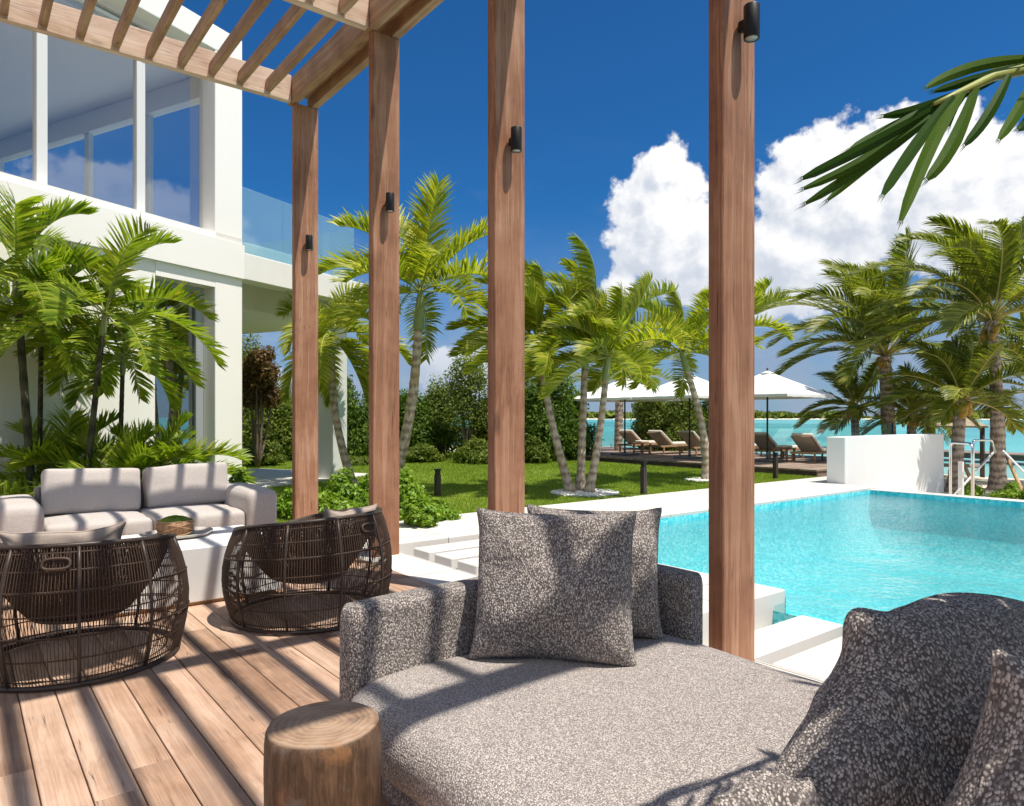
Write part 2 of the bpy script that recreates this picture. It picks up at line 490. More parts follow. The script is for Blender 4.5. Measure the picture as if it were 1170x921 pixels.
M['umbrella'] = simple('umbrella_canvas', (.80, .80, .79), .85, n=.03, ns=6)
M['wicker'] = simple('bowl_bark', (.36, .21, .12), .6, n=.0)
M['ceiling'] = simple('interior_ceiling', (.90, .88, .85), .8, n=.03, ns=2)
M['interior'] = simple('interior_wall', (.86, .84, .81), .8, n=.04, ns=2)
M['interior_floor'] = simple('interior_floor', (.80, .76, .71), .5, n=.1, ns=2)
M['curtain'] = simple('curtain', (.50, .48, .45), .9, n=.1, ns=8)
M['thatch'] = simple('thatch', (.40, .33, .25), .9, n=.35, ns=14)

def bark_bowl():
    m, t, out = mat('woven_bark')
    p = ocoord(t)
    w = t.noise(t.scale(p, 110, 110, 8), 1, 3, .6)
    h = t.noise(t.scale(p, 10, 10, 90), 1, 2, .5)
    col = t.ramp(t.m('ADD', t.m('MULTIPLY', w, .8), t.m('MULTIPLY', h, .2)), [(.3, (.14, .07, .035)), (.5, (.38, .215, .11)), (.72, (.56, .39, .24))])
    principled(t, out, col, .7, .2, normal=t.bump(w, .8, .004))
    return m
M['bowl'] = bark_bowl()

def log_mat():
    m, t, out = mat('carved_log')
    p = ocoord(t)
    sep = t.new('ShaderNodeSeparateXYZ'); t.put(sep.inputs[0], p)
    wob = t.noise(p, 7, 4, .6)
    rad = t.m('SQRT', t.m('ADD', t.m('MULTIPLY', sep.outputs[0], sep.outputs[0]), t.m('MULTIPLY', sep.outputs[1], sep.outputs[1])))
    rings = t.m('SINE', t.m('ADD', t.m('MULTIPLY', rad, 330), t.m('MULTIPLY', wob, 26)))
    grain = t.noise(t.scale(p, 16, 16, 5.0), 1, 6, .65, 1.6)
    fine = t.noise(t.scale(p, 160, 160, 12), 1, 3, .6)
    top = t.mapr(sep.outputs[2], .505, .512, 0, 1)
    f = t.m('ADD', t.m('MULTIPLY', grain, .65), t.m('MULTIPLY', fine, .35))
    side = t.ramp(f, [(.30, (.03, .018, .011)), (.46, (.085, .048, .027)), (.60, (.15, .088, .05)), (.78, (.22, .14, .085))])
    fr = t.m('ADD', t.m('MULTIPLY', rings, .055), t.m('MULTIPLY', wob, 1.0))
    topc = t.ramp(fr, [(.30, (.17, .10, .062)), (.5, (.33, .215, .14)), (.68, (.44, .31, .215))])
    col = t.mix(top, side, topc)
    # radial crack and burr stains
    blot = t.noise(p, 5.5, 5, .7)
    col = t.mix(t.mapr(blot, .55, .66, 0, .7, True), col, (.16, .13, .115))
    blot2 = t.noise(t.v('ADD', p, (3, 1, 2)), 8, 5, .6)
    col = t.mix(t.mapr(blot2, .60, .72, 0, .5, True), col, (.36, .17, .07))
    principled(t, out, col, .55, .35, normal=t.bump(t.m('ADD', grain, t.m('MULTIPLY', fine, .6)), .5, .004))
    return m
M['log'] = log_mat()

def leaf_mat(name, c1, c2, c3=None, trans=.35, rough=.45, yellow=.0, spec=.4):
    m, t, out = mat(name)
    isl = island(t)
    n = t.noise(gpos(t), .9, 3, .6)
    f = t.m('ADD', t.m('MULTIPLY', isl, .6), t.m('MULTIPLY', n, .5))
    stops = [(.15, c1), (.75, c2)]
    if c3: stops = [(.12, c1), (.5, c2), (.88, c3)]
    col = t.ramp(f, stops)
    if yellow:
        col = t.mix(t.mapr(t.m('FRACT', t.m('MULTIPLY', isl, 7.31)), 1 - yellow, 1, 0, .9), col, (.42, .36, .06))
    b = principled(t, None, col, rough, spec)
    tr = t.new('ShaderNodeBsdfTranslucent')
    t.put(tr.inputs[0], t.mix(1.0, col, (1.5, 1.65, .6), 'MULTIPLY'))
    mx = t.new('ShaderNodeMixShader'); mx.inputs[0].default_value = trans
    t.l.new(b, mx.inputs[1]); t.l.new(tr.outputs[0], mx.inputs[2]); t.l.new(mx.outputs[0], out.inputs[0])
    return m
M['palm_leaf'] = leaf_mat('garden_palm_leaf', (.09, .14, .010), (.26, .31, .022), (.50, .47, .05), .40, yellow=.08)
M['coco_leaf'] = leaf_mat('coconut_leaf', (.06, .09, .012), (.165, .20, .022), (.33, .33, .05), .34, yellow=.08)
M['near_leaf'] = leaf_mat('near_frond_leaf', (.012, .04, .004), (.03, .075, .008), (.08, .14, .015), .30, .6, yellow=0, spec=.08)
M['areca_leaf'] = leaf_mat('courtyard_palm_leaf', (.08, .14, .010), (.20, .29, .022), (.38, .42, .05), .42, yellow=.05)
M['hedge_leaf'] = leaf_mat('hedge_leaf', (.035, .07, .012), (.075, .13, .02), (.16, .24, .03), .3, spec=.15)
M['hedge_leaf2'] = leaf_mat('mangrove_leaf', (.05, .085, .014), (.11, .155, .026), (.24, .27, .045), .3, spec=.15)
M['airy_leaf'] = leaf_mat('airy_tree_leaf', (.065, .095, .02), (.14, .18, .04), (.26, .29, .06), .35, spec=.15)
M['red_leaf'] = leaf_mat('rusty_leaf', (.07, .045, .015), (.16, .085, .028), (.20, .14, .04), .3)
M['bright_leaf'] = leaf_mat('bright_shrub_leaf', (.08, .17, .010), (.17, .30, .018), (.30, .40, .04), .3)
M['reed'] = leaf_mat('dry_reed', (.22, .20, .12), (.34, .31, .19), None, .3)
M['moss'] = leaf_mat('moss', (.12, .20, .012), (.22, .33, .02), None, .2)
M['grass'] = leaf_mat('grass_blade', (.13, .20, .02), (.24, .33, .04), (.34, .41, .07), .40)
M['fruit'] = simple('fruit', (.42, .26, .04), .5, n=.3)
M['husk'] = simple('dry_husk', (.36, .26, .17), .85, n=.3)
M['rachis'] = simple('frond_stem', (.30, .33, .08), .5, n=.2)
M['shaft'] = simple('crownshaft', (.22, .27, .10), .5, n=.25, ns=6)
M['coco_rachis'] = simple('coconut_frond_stem', (.46, .40, .12), .5, n=.2)

def trunk_mat(name, c1, c2, ring=26, moss=.0):
    m, t, out = mat(name)
    p = ocoord(t)
    sep = t.new('ShaderNodeSeparateXYZ'); t.put(sep.inputs[0], p)
    w = t.noise(p, 4, 4, .6)
    s = t.m('SINE', t.m('ADD', t.m('MULTIPLY', sep.outputs[2], ring), t.m('MULTIPLY', w, 9)))
    n = t.noise(t.scale(p, 20, 20, 6), 1, 5, .65)
    f = t.m('ADD', t.m('MULTIPLY', s, .13), n)
    col = t.ramp(f, [(.32, c1), (.62, c2)])
    if moss:
        col = t.mix(t.mapr(t.noise(p, 1.6, 3, .6), .5, .62, 0, moss), col, (.40, .24, .06))
    principled(t, out, col, .8, .2, normal=t.bump(t.m('ADD', n, t.m('MULTIPLY', s, .3)), .6, .012))
    return m
M['trunk'] = trunk_mat('palm_trunk', (.25, .19, .14), (.56, .47, .37), 38, .5)
M['coco_trunk'] = trunk_mat('coconut_trunk', (.19, .14, .11), (.50, .40, .32), 34)
M['dark_trunk'] = trunk_mat('shrub_stem', (.035, .035, .02), (.09, .09, .05), 20)
M['branch'] = trunk_mat('tree_bark', (.10, .07, .05), (.24, .18, .13), 3)

def lawn_mat():
    m, t, out = mat('lawn')
    p = gpos(t)
    a = t.noise(p, .55, 5, .6); b = t.noise(p, 55, 4, .75); c = t.noise(p, 6, 4, .6)
    f = t.m('ADD', t.m('MULTIPLY', a, .3), t.m('ADD', t.m('MULTIPLY', b, .5), t.m('MULTIPLY', c, .25)))
    col = t.ramp(f, [(.35, (.10, .15, .018)), (.52, (.21, .29, .035)), (.68, (.31, .37, .06))])
    principled(t, out, col, .9, .1, normal=t.bump(b, 1.0, .03))
    return m
M['lawn'] = lawn_mat()

def ground_mat():
    m, t, out = mat('garden_soil_and_sand')
    p = gpos(t)
    a = t.noise(p, 3, 6, .7); b = t.noise(p, 40, 4, .7)
    sep = t.new('ShaderNodeSeparateXYZ'); t.put(sep.inputs[0], p)
    sand = t.mix(t.mapr(b, .4, .7), (.66, .58, .46), (.76, .69, .58))
    soil = t.mix(a, (.05, .035, .022), (.14, .10, .065))
    k = t.mapr(sep.outputs[0], 14.2, 16.5, 0, 1)
    principled(t, out, t.mix(k, soil, sand), .95, .1, normal=t.bump(t.m('ADD', a, b), .6, .03))
    return m
M['ground'] = ground_mat()
M['pebble'] = simple('white_pebble', (.74, .73, .70), .7, n=.12, ns=30)

def sea_mat():
    m, t, out = mat('lagoon_water')
    p = gpos(t)
    big = t.noise(t.scale(p, .012, .035, 1), 1, 4, .6)
    sep = t.new('ShaderNodeSeparateXYZ'); t.put(sep.inputs[0], p)
    col = t.ramp(big, [(.34, (.010, .235, .275)), (.50, (.035, .36, .37)), (.66, (.09, .47, .45))])
    shal = t.mapr(sep.outputs[0], 31, 62, 1, 0, True)
    col = t.mix(t.m('MULTIPLY', shal, .7), col, (.26, .46, .38))
    w = t.m('ADD', t.noise(t.scale(p, 1.1, 2.2, 1), 1, 5, .65), t.m('MULTIPLY', t.noise(p, 7, 3, .6), .25))
    principled(t, out, col, .28, .28, normal=t.bump(w, .5, .12))
    return m
M['sea'] = sea_mat()

def pool_water():
    m, t, out = mat('pool_water')
    p = gpos(t)
    w = t.m('ADD', t.noise(p, 2.2, 3, .55), t.m('ADD', t.m('MULTIPLY', t.noise(p, 9, 3, .6), .42), t.m('MULTIPLY', t.noise(p, 27, 2, .6), .13)))
    nm = t.bump(w, .7, .05)
    fr = t.new('ShaderNodeFresnel'); fr.inputs[0].default_value = 1.33; t.put(fr.inputs['Normal'], nm)
    gl = t.new('ShaderNodeBsdfGlossy'); t.put(gl.inputs['Roughness'], .04); t.put(gl.inputs['Color'], (.95, .97, 1)); t.put(gl.inputs['Normal'], nm)
    rf = t.new('ShaderNodeBsdfRefraction'); rf.inputs['IOR'].default_value = 1.33; t.put(rf.inputs['Roughness'], 0.0); t.put(rf.inputs['Normal'], nm); t.put(rf.inputs['Color'], (.80, .97, .985))
    tp = t.new('ShaderNodeBsdfTransparent'); t.put(tp.inputs[0], (.86, .985, .99))
    mx0 = t.new('ShaderNodeMixShader'); mx0.inputs[0].default_value = .18
    t.l.new(tp.outputs[0], mx0.inputs[1]); t.l.new(rf.outputs[0], mx0.inputs[2])
    mx = t.new('ShaderNodeMixShader'); t.put(mx.inputs[0], fr.outputs[0])
    t.l.new(mx0.outputs[0], mx.inputs[1]); t.l.new(gl.outputs[0], mx.inputs[2]); t.l.new(mx.outputs[0], out.inputs[0])
    return m
M['pool_water'] = pool_water()
def pool_tile():
    m, t, out = mat('pool_mosaic')
    p = gpos(t)
    vo = t.new('ShaderNodeTexVoronoi', feature='F1'); t.put(vo.inputs['Vector'], p); vo.inputs['Scale'].default_value = 26
    sep = t.new('ShaderNodeSeparateColor'); t.put(sep.inputs[0], vo.outputs['Color'])
    a = t.noise(p, .7, 3, .5)
    f = t.m('ADD', t.m('MULTIPLY', sep.outputs[0], .6), t.m('MULTIPLY', a, .4))
    col = t.ramp(f, [(.2, (.05, .55, .65)), (.5, (.12, .72, .79)), (.85, (.42, .88, .90))])
    principled(t, out, col, .4, .3)
    return m
M['pool_tile'] = pool_tile()

def glass(name, tint=(.92, .96, .97), extra=0.0, painted_haze=0.0):
    m, t, out = mat(name)
    gg = t.new('ShaderNodeNewGeometry')
    cs_ = t.m('ABSOLUTE', t.v('DOT_PRODUCT', gg.outputs['Incoming'], gg.outputs['Normal']))
    sch = t.m('ADD', .045, t.m('MULTIPLY', .955, t.m('POWER', t.m('SUBTRACT', 1.0, cs_), 5.0)))
    gl = t.new('ShaderNodeBsdfGlossy'); t.put(gl.inputs['Roughness'], .005); t.put(gl.inputs['Color'], (.95, .97, 1))
    tp = t.new('ShaderNodeBsdfTransparent'); t.put(tp.inputs[0], tint)
    mx = t.new('ShaderNodeMixShader'); t.put(mx.inputs[0], t.m('ADD', sch, extra, clamp=True))
    t.l.new(tp.outputs[0], mx.inputs[1]); t.l.new(gl.outputs[0], mx.inputs[2])
    last = mx.outputs[0]
    if painted_haze:      # pale haze painted into outdoor glass, in place of sky reflection
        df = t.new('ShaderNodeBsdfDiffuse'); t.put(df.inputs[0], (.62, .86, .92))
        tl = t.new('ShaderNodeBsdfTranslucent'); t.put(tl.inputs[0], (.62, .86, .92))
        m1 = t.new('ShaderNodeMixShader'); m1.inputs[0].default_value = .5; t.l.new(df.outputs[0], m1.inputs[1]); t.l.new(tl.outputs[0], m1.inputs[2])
        m2 = t.new('ShaderNodeMixShader'); m2.inputs[0].default_value = painted_haze; t.l.new(last, m2.inputs[1]); t.l.new(m1.outputs[0], m2.inputs[2]); last = m2.outputs[0]
    t.l.new(last, out.inputs[0])
    return m
M['glass'] = glass('window_glass', (.92, .93, .93), .06)
M['door_glass'] = glass('tinted_door_glass', (.45, .55, .58), .30)
M['inner_glass'] = glass('inner_glass', (.88, .93, .96), .03)
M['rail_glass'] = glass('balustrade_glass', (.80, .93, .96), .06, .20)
M['fence_glass'] = glass('fence_glass', (.86, .95, .94), .03, .04)
# ------------------------------------------------------------------ setting: ground, lawn, terrace, pool, sea
def smooth(x, a, b):
    q = max(0.0, min(1.0, (x - a) / (b - a)))
    return q * q * (3 - 2 * q)
def terrain_z(x, y):
    z = -.42 * smooth(x, 14.6, 15.6) - .10
    z -= .55 * smooth(x, 23.0, 36.0)
    z -= 3.0 * smooth(x, 36.0, 70.0)
    if x < 14: z = -.1
    return z + .03 * noise.noise(Vector((x * .35, y * .35, 0))) * smooth(x, 15, 18)
def pool_hole(x, y): return 3.7 < x < 14.5 and y < 8.2
g = MB()
xs = [-600, -200, -60, -30, -15, -8, -4, 0, 3.2, 3.62, 3.63] + [14.56, 14.7, 15] + [15 + .6 * i for i in range(1, 80)] + [75, 100, 150, 300, 900, 2500, 6000]
ys = [-5000, -1500, -500, -150, -60, -30, -20] + [-14 + .9 * i for i in range(60)] + [50, 70, 120, 300, 900, 2500, 6000]
vs = [(x, y, terrain_z(x, y)) for y in ys for x in xs]
fs = []
W = len(xs)
for j in range(len(ys) - 1):
    for i in range(W - 1):
        cx = (xs[i] + xs[i + 1]) / 2; cy = (ys[j] + ys[j + 1]) / 2
        if 3.625 < cx < 14.56 and cy < 7.5 and cy > -14: continue
        fs.append((j * W + i, j * W + i + 1, (j + 1) * W + i + 1, (j + 1) * W + i))
g.add(vs, fs, True)
structure('ground', g, M['ground'])

s = MB(); s.add([(23, -6000, -.93), (8000, -6000, -.93), (8000, 7000, -.93), (23, 7000, -.93)], [(0, 1, 2, 3)])
structure('sea', s, M['sea'])

# lawn: one sheet with a soft surface, and blades over it
LAWN_Y = 8.46
def lawn_in(x, y): return -6 < x < 15.95 and y > LAWN_Y and y < 34
L = MB()
nx, ny = 60, 60
def lz(x, y): return -.012 + .02 * noise.noise(Vector((x * .4, y * .4, 3)))
lv = [(-14 + 29.97 * i / nx, 8.45 + 30 * (j / ny), lz(-14 + 29.97 * i / nx, 8.45 + 30 * (j / ny))) for j in range(ny + 1) for i in range(nx + 1)]
L.add(lv, [(j * (nx + 1) + i, j * (nx + 1) + i + 1, (j + 1) * (nx + 1) + i + 1, (j + 1) * (nx + 1) + i) for j in range(ny) for i in range(nx)], True)
structure('lawn', L, M['lawn'])
def make_grass():
    rng = np.random.default_rng(3)
    N = 150000
    # denser close to the terrace
    x = rng.uniform(3.2, 15.9, N * 2); y = LAWN_Y + .02 + 15 * rng.random(N * 2) ** 1.5
    f = x * math.cos(HEAD) + y * math.sin(HEAD)
    px = 585 + FPX * (x * math.sin(HEAD) - y * math.cos(HEAD)) / f
    k = (px > 250) & (px < 960); x = x[k][:N]; y = y[k][:N]; f = f[k][:N]
    n = len(x)
    h = rng.uniform(.022, .048, n) * (1 + .02 * (f - 10)); w = .0045 * (f / 9)
    a = rng.uniform(0, 2 * PI, n); lean = rng.uniform(0, .028, n); la = rng.uniform(0, 2 * PI, n)
    z0 = np.full(n, -.015)
    V = np.zeros((n, 3, 3), dtype=np.float32)
    V[:, 0] = np.stack([x - w * np.cos(a), y - w * np.sin(a), z0], 1)
    V[:, 1] = np.stack([x + w * np.cos(a), y + w * np.sin(a), z0], 1)
    V[:, 2] = np.stack([x + lean * np.cos(la), y + lean * np.sin(la), z0 + h], 1)
    me = bpy.data.meshes.new('grass')
    me.vertices.add(n * 3); me.vertices.foreach_set('co', V.reshape(-1))
    me.loops.add(n * 3); me.loops.foreach_set('vertex_index', np.arange(n * 3, dtype=np.int32))
    me.polygons.add(n); me.polygons.foreach_set('loop_start', np.arange(0, n * 3, 3, dtype=np.int32)); me.polygons.foreach_set('loop_total', np.full(n, 3, dtype=np.int32))
    me.materials.append(M['grass']); me.update(); me.validate()
    o = bpy.data.objects.new('grass', me); COL.objects.link(o)
    tag(o, 'short green lawn grass between the white terrace and the hedge', 'grass', kind='stuff')
make_grass()

# wooden deck: boards along +Y, one thin layer of individual boards over dark joists
d = MB(); rnd = random.Random(5)
BW = .152; x = 3.12
while x > -4.6:
    y = -4.0 + rnd.uniform(-2, 0)
    while y < 8.9:
        L_ = rnd.uniform(1.9, 3.6); y1 = min(y + L_, 8.9)
        y0 = max(y, -4.2)
        if y1 - y0 > .1:
            d.bbox(x - BW + .005, x, y0 + .002, y1 - .002, -.03, 0 + rnd.uniform(-.0012, 0), .0025)
        y = y1
    x -= BW
structure('deck_floor', d, M['deck'])
d = MB(); d.box(-4.7, 3.115, -4.3, 8.88, -.09, -.034); structure('deck_underframe', d, M['black'])

# threshold strip, channel, terrace, pool
t_ = MB(); t_.bbox(3.125, 3.62, -5, 8.46, -.16, -.002, .006); t_.box(-5, 3.119, 8.905, 9.35, -.12, -.006)
structure('threshold_strip', t_, M['terrace'])
t_ = MB(); t_.box(3.622, 5.02, -5.2, 6.9, -.5, -.30); structure('channel_floor', t_, M['channel'])
WX0, WX1, WY1, WYC = 5.28, 14.25, 6.55, 3.10
t_ = MB()
t_.bbox(3.622, 4.95, 6.9, 8.40, -.45, 0, .008)                       # terrace behind the stepping slabs
t_.bbox(4.15, WX0, WYC, 4.72, -.6, 0, .008)                          # terrace block at the pool corner
t_.bbox(4.953, WX0, 4.723, 8.40, -.6, 0, .008)
t_.bbox(WX0 + .002, 14.56, WY1, 8.46, -.6, 0, .008)
t_.bbox(WX1, 14.56, -14, WY1 - .003, -1.2, -.035, .008)              # infinity edge
t_.bbox(14.563, 16.2, 7.7, 8.46, -.6, 0, .008)
structure('pool_terrace', t_, M['terrace'])
PZ = -1.2
p = MB()
CR = .85
def cove(t_):   # runs from the wall top down and round onto the floor: (distance from wall, height)
    if t_ < .3: return 0.0, -.045 + (PZ + CR + .045) * t_ / .3
    a = (t_ - .3) / .7 * PI / 2
    return CR * (1 - math.cos(a)), PZ + CR - CR * math.sin(a)
p.add([(5.0, -14, PZ + .001), (WX1 - CR, -14, PZ + .001), (WX1 - CR, WY1 - CR, PZ + .001), (5.0, WY1 - CR, PZ + .001)], [(0, 1, 2, 3)])
def far_wall(u, v):
    o, z = cove(v); return (WX1 - .004 - o, -14 + (WY1 + 14 - max(o, .004)) * u, z)
def end_wall(u, v):
    o, z = cove(v); return (5.28 + (WX1 - 5.28 - max(o, .004)) * u, WY1 - .004 - o, z)
p.grid(far_wall, 2, 14); p.grid(end_wall, 2, 14)
p.add([(WX0 + .004, WYC, PZ), (WX0 + .004, WY1, PZ), (WX0 + .004, WY1, -.06), (WX0 + .004, WYC, -.06)], [(0, 1, 2, 3)])
p.add([(5.1, -14, PZ), (5.1, WYC, PZ), (5.1, WYC, -.14), (5.1, -14, -.14)], [(0, 1, 2, 3)])
structure('pool_basin', p, M['pool_tile'])
w = MB()
def wz(u, v):
    return (5.115 + (WX1 - 5.118) * u, -14 + (WY1 + 13.99) * v, -.105)
w.add([(5.115, -14, -.105), (WX1 - .006, -14, -.105), (WX1 - .006, WYC, -.105), (5.115, WYC, -.105), (WX0 + .006, WYC, -.105), (WX0 + .006, WY1 - .006, -.105), (WX1 - .006, WY1 - .006, -.105)],
      [(0, 1, 2, 4, 3), (4, 2, 6, 5)])
structure('pool_water', w, M['pool_water'])

# stepping slabs between the deck strip and the terrace
k = 0
def slab(y1, x1, z, label):
    b = MB(); b.bbox(3.94, x1, y1 - .325, y1, z - .11, z, .008)
    o = b.build('stepping_slab', M['slab'], at_base=(3.94, y1 - .16, z - .11))
    tag(o, label, 'stepping slab', 'white stepping slabs over the channel', 'thing')
names = ['first', 'second', 'third', 'fourth', 'fifth']
for i in range(4):
    slab(6.75 - .433 * i, 4.93, -.04, f'{names[i]} white stepping slab counted from the terrace side behind the second timber post')
slab(2.86, 5.10, -.12, 'white stepping slab right under the corner block of the pool')
slab(2.41, 5.10, -.12, 'white stepping slab in front of the pool, partly hidden by the round daybed')


# far shore: low island with mangroves
g = MB(); isl = []
rn = random.Random(9)
def shore(D, px0, px1, hmax, seed):
    b = MB(); n = 150
    prev = None
    for row, (dd, zz) in enumerate([(0, -1.2), (6, .2), (10, 1.2), (40, 1.0), (60, -1.2)]): pass
    def fn(u, v):
        px = px0 + (px1 - px0) * u
        ends = min(1, min(u, 1 - u) * 9)
        h = [(-1.3), .35, .8, .6, -1.3][int(round(v * 4))]
        p = at(px, 477, D + [0, 10, 25, 120, 160][int(round(v * 4))]); p.z = h * ends if h > 0 else h
        return p
    b.grid(fn, n, 4)
    structure('far_island', b, M['ground'])
    m = MB()
    for i in range(int((px1 - px0) * 22)):
        u = rn.random(); px = px0 + (px1 - px0) * u
        dd = D + rn.uniform(12, 90)
        e = min(1, min(u, 1 - u) * 9)
        hh = hmax * e * (.55 + .45 * noise.noise(Vector((px * .03, seed, dd * .02)))) * rn.uniform(.5, 1.05)
        p = at(px, 477, dd); r = rn.uniform(2.5, 5.5) * e + .6
        p.z = max(.3, hh - r * .5)
        for q in range(2):
            c = p + Vector((rn.uniform(-r, r), rn.uniform(-r, r), rn.uniform(-.5, .2) * r * (1 - q)))
            a = Vector((rn.gauss(0, 1), rn.gauss(0, 1), rn.gauss(0, 1))).normalized(); b_ = a.orthogonal().normalized()
            a = a * r * .8; b_ = b_ * r * .8
            m.add([c - a, c - b_, c + a, c + b_], [(0, 1, 2, 3)])
    o = m.build('mangrove_wood', M['hedge_leaf2'])
    return o
o = shore(820, 560, 1010, 14, 1.0); tag(o, 'low green mangrove wood on the far shore across the lagoon, behind the umbrellas', 'mangroves', kind='stuff')
o = shore(700, 1060, 1500, 14, 4.0); tag(o, 'taller green mangrove wood on the far shore behind the coconut palms', 'mangroves', kind='stuff')

# low dark stone slab beside the house planting

# ------------------------------------------------------------------ villa
VROT = R(24.3)
VO = at(277, 477, 13.0); VO.z = 0
E_ = Vector((math.cos(VROT), math.sin(VROT), 0)); N_ = Vector((-math.sin(VROT), math.cos(VROT), 0))   # along facade, inwards
VM = Matrix.Translation(VO) @ Matrix.Rotation(VROT, 4, 'Z')
def fs(px, w=0.0):
    """position along the facade plane (depth w inside) seen at that column"""
    r = at(px, 477, 1.0); r.z = 0
    # VO + s*E + w*N = k*r
    b = VO + N_ * w
    det = E_.x * (-r.y) - (-r.x) * E_.y
    return ((-b.x) * (-r.y) - (-r.x) * (-b.y)) / det
def fz(px, py, w=0.0):
    p = VO + E_ * fs(px, w) + N_ * w
    d = p.x * math.cos(HEAD) + p.y * math.sin(HEAD)
    return CAM_H + (477 - py) * d / FPX
villa = thing('villa', 'white two storey modern villa with tall upper windows and glass fronted balcony', 'house', VO)
def vpart(name, mb, m, parent=None): return mb.build(name, m, parent or villa)
s0 = -11.0
sc0, sc1 = fs(246), 0.0             # column
sd0 = fs(178)                        # lower glass door
Z1a, Z1b, ZT, ZR = 3.96, 4.70, 7.94, 8.38
w = MB()
w.box(s0, sd0, .02, .35, -.1, Z1a - .002, VM)                   # lower wall
w.box(sd0 + .002, sc0 - .002, .004, .5, 3.72, Z1a - .002, VM)   # lintel in shade
w.box(s0, sc1 - .002, -.06, .55, Z1a, Z1b - .12, VM)            # band
w.box(s0, sc1 - .004, .0, .50, Z1b - .118, Z1b, VM)
w.box(s0, sc1 - .37, .01, 9.0, Z1a + .2, Z1a + .5, VM)          # floor of the upper room
w.box(s0, s0 + .3, .36, 9.0, -.1, ZT - .004, VM)                # far end wall
w.box(s0 + .3, 0, 9.0, 9.3, -.1, ZT - .004, VM)                 # rear wall
vpart('wall', w, M['white_wall'])
w = MB(); w.bbox(sc0, sc1, 0, .42, -.1, ZT - .003, .01, VM); vpart('column', w, M['white_wall'])
w = MB()
w.bbox(s0 - .3, sc1, -.002, 9.6, ZT - .001, ZR, .012, VM)
roof = vpart('roof', w, M['white_wall'])
w = MB(); w.box(s0 + .31, sc1 - .03, .52, 8.98, ZT - .2, ZT - .1, VM); vpart('ceiling', w, M['ceiling'])
w = MB(); w.box(s0 + .31, sc1 - .4, .52, 8.98, Z1a + .504, Z1a + .53, VM); vpart('room_floor', w, M['interior_floor'])
w = MB(); w.box(sd0 - 1.5, -.6, 3.4, 3.5, 0, Z1a - .01, VM); vpart('inner_wall', w, M['interior'])
# upper front windows
fw = [fs(-190, .3), fs(-60, .3), fs(47.5, .3), fs(160.5, .3), fs(240.5, .3)]
for i in range(len(fw) - 1):
    a, b = fw[i] + .0, fw[i + 1]
    f = MB(); e = .075
    z0, z1 = Z1b + .002, ZT - .162
    last = i == len(fw) - 2
    f.bbox(a - e, a + e, .28, .39, z0, z1, .006, VM)
    if last: f.bbox(b - .055, b + .055, .27, .41, z0, z1, .006, VM)
    bb = b - (.057 if last else e + .002)
    f.bbox(a + e + .002, bb, .30, .38, z0, z0 + .06, .006, VM); f.bbox(a + e + .002, bb, .30, .38, z1 - .06, z1, .006, VM)
    fr = vpart('window', f, M['white_alu'])
    gl = MB(); gl.box(a + e - .01, bb + .01, .335, .345, z0 + .05, z1 - .05, VM)
    vpart('pane', gl, M['glass'], fr)
# glazed end wall of the upper room, opening on the balcony
ex = -.3
f = MB()
f.box(ex - .06, ex + .06, .56, 8.9, Z1a + .5, Z1a + .62, VM)
f.box(ex - .1, ex + .1, .56, 8.9, ZT - .62, ZT - .21, VM)
def endw(px):
    """depth inside at which the end wall stands in that direction"""
    r = at(px, 477, 1.0); r.z = 0
    b = VO + E_ * ex
    det = N_.x * (-r.y) - (-r.x) * N_.y
    return ((-b.x) * (-r.y) - (-r.x) * (-b.y)) / det
ws = [.62, endw(170), endw(101.5), endw(46), endw(0), 8.8]
for q in ws:
    f.box(ex - .05, ex + .05, q - .07, q + .07, Z1a + .62, ZT - .62, VM)
fr = vpart('balcony_door', f, M['white_alu'])
gl = MB(); gl.box(ex - .006, ex + .006, .6, 8.8, Z1a + .6, ZT - .6, VM); vpart('pane', gl, M['inner_glass'], fr)
# lower glass door
f = MB(); zb, zt = .02, 3.72
f.bbox(sc0 - .16, sc0 - .004, .30, .42, zb, zt - .002, .008, VM); f.bbox(sd0 + .004, sd0 + .09, .30, .42, zb, zt - .002, .008, VM)
f.bbox(sd0 + .092, sc0 - .162, .30, .42, zb, zb + .1, .008, VM); f.bbox(sd0 + .092, sc0 - .162, .30, .42, zt - .1, zt - .002, .008, VM)
fr = vpart('door', f, M['grey_alu'])
gl = MB(); gl.box(sd0 + .08, sc0 - .15, .355, .365, zb + .08, zt - .08, VM); vpart('pane', gl, M['door_glass'], fr)
# balcony
sb1 = fs(432)
w = MB()
w.bbox(sc1 + .002, sb1, -.06, .32, Z1a, 4.45, .01, VM)             # front upstand
w.box(sc1 + .002, sb1, .322, 7.5, Z1a + .28, 4.40, VM)            # slab
w.box(sc1 + .002, sb1, 1.15, 1.4, 3.64, Z1a + .278, VM)      # recessed edge beam
w.box(sc1 + .002, sb1 + .3, 1.402, 7.5, 3.66, 3.86, VM)
w.box(sc1 - .3, sc1 - .001, .5, 7.4, -.1, Z1a + .2, VM)
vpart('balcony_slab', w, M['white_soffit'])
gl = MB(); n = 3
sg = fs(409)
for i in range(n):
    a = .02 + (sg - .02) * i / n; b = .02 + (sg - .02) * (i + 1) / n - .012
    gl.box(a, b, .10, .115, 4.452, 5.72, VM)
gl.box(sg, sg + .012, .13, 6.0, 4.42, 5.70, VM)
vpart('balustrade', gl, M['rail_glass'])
w = MB(); c = at(405, 477, 15.75); 
pl = (c - VO); sp_ = pl.dot(E_)
w.bbox(sp_ - .27, sp_ + .2, .35, .95, -.1, Z1a + .279, .01, VM)
pt_ = MB(); pt_.bbox(s0, sb1 + .4, .42, 4.3, -.1, .03, .01, VM); structure('villa_patio', pt_, M['terrace'])
vpart('pillar', w, M['white_shade'])
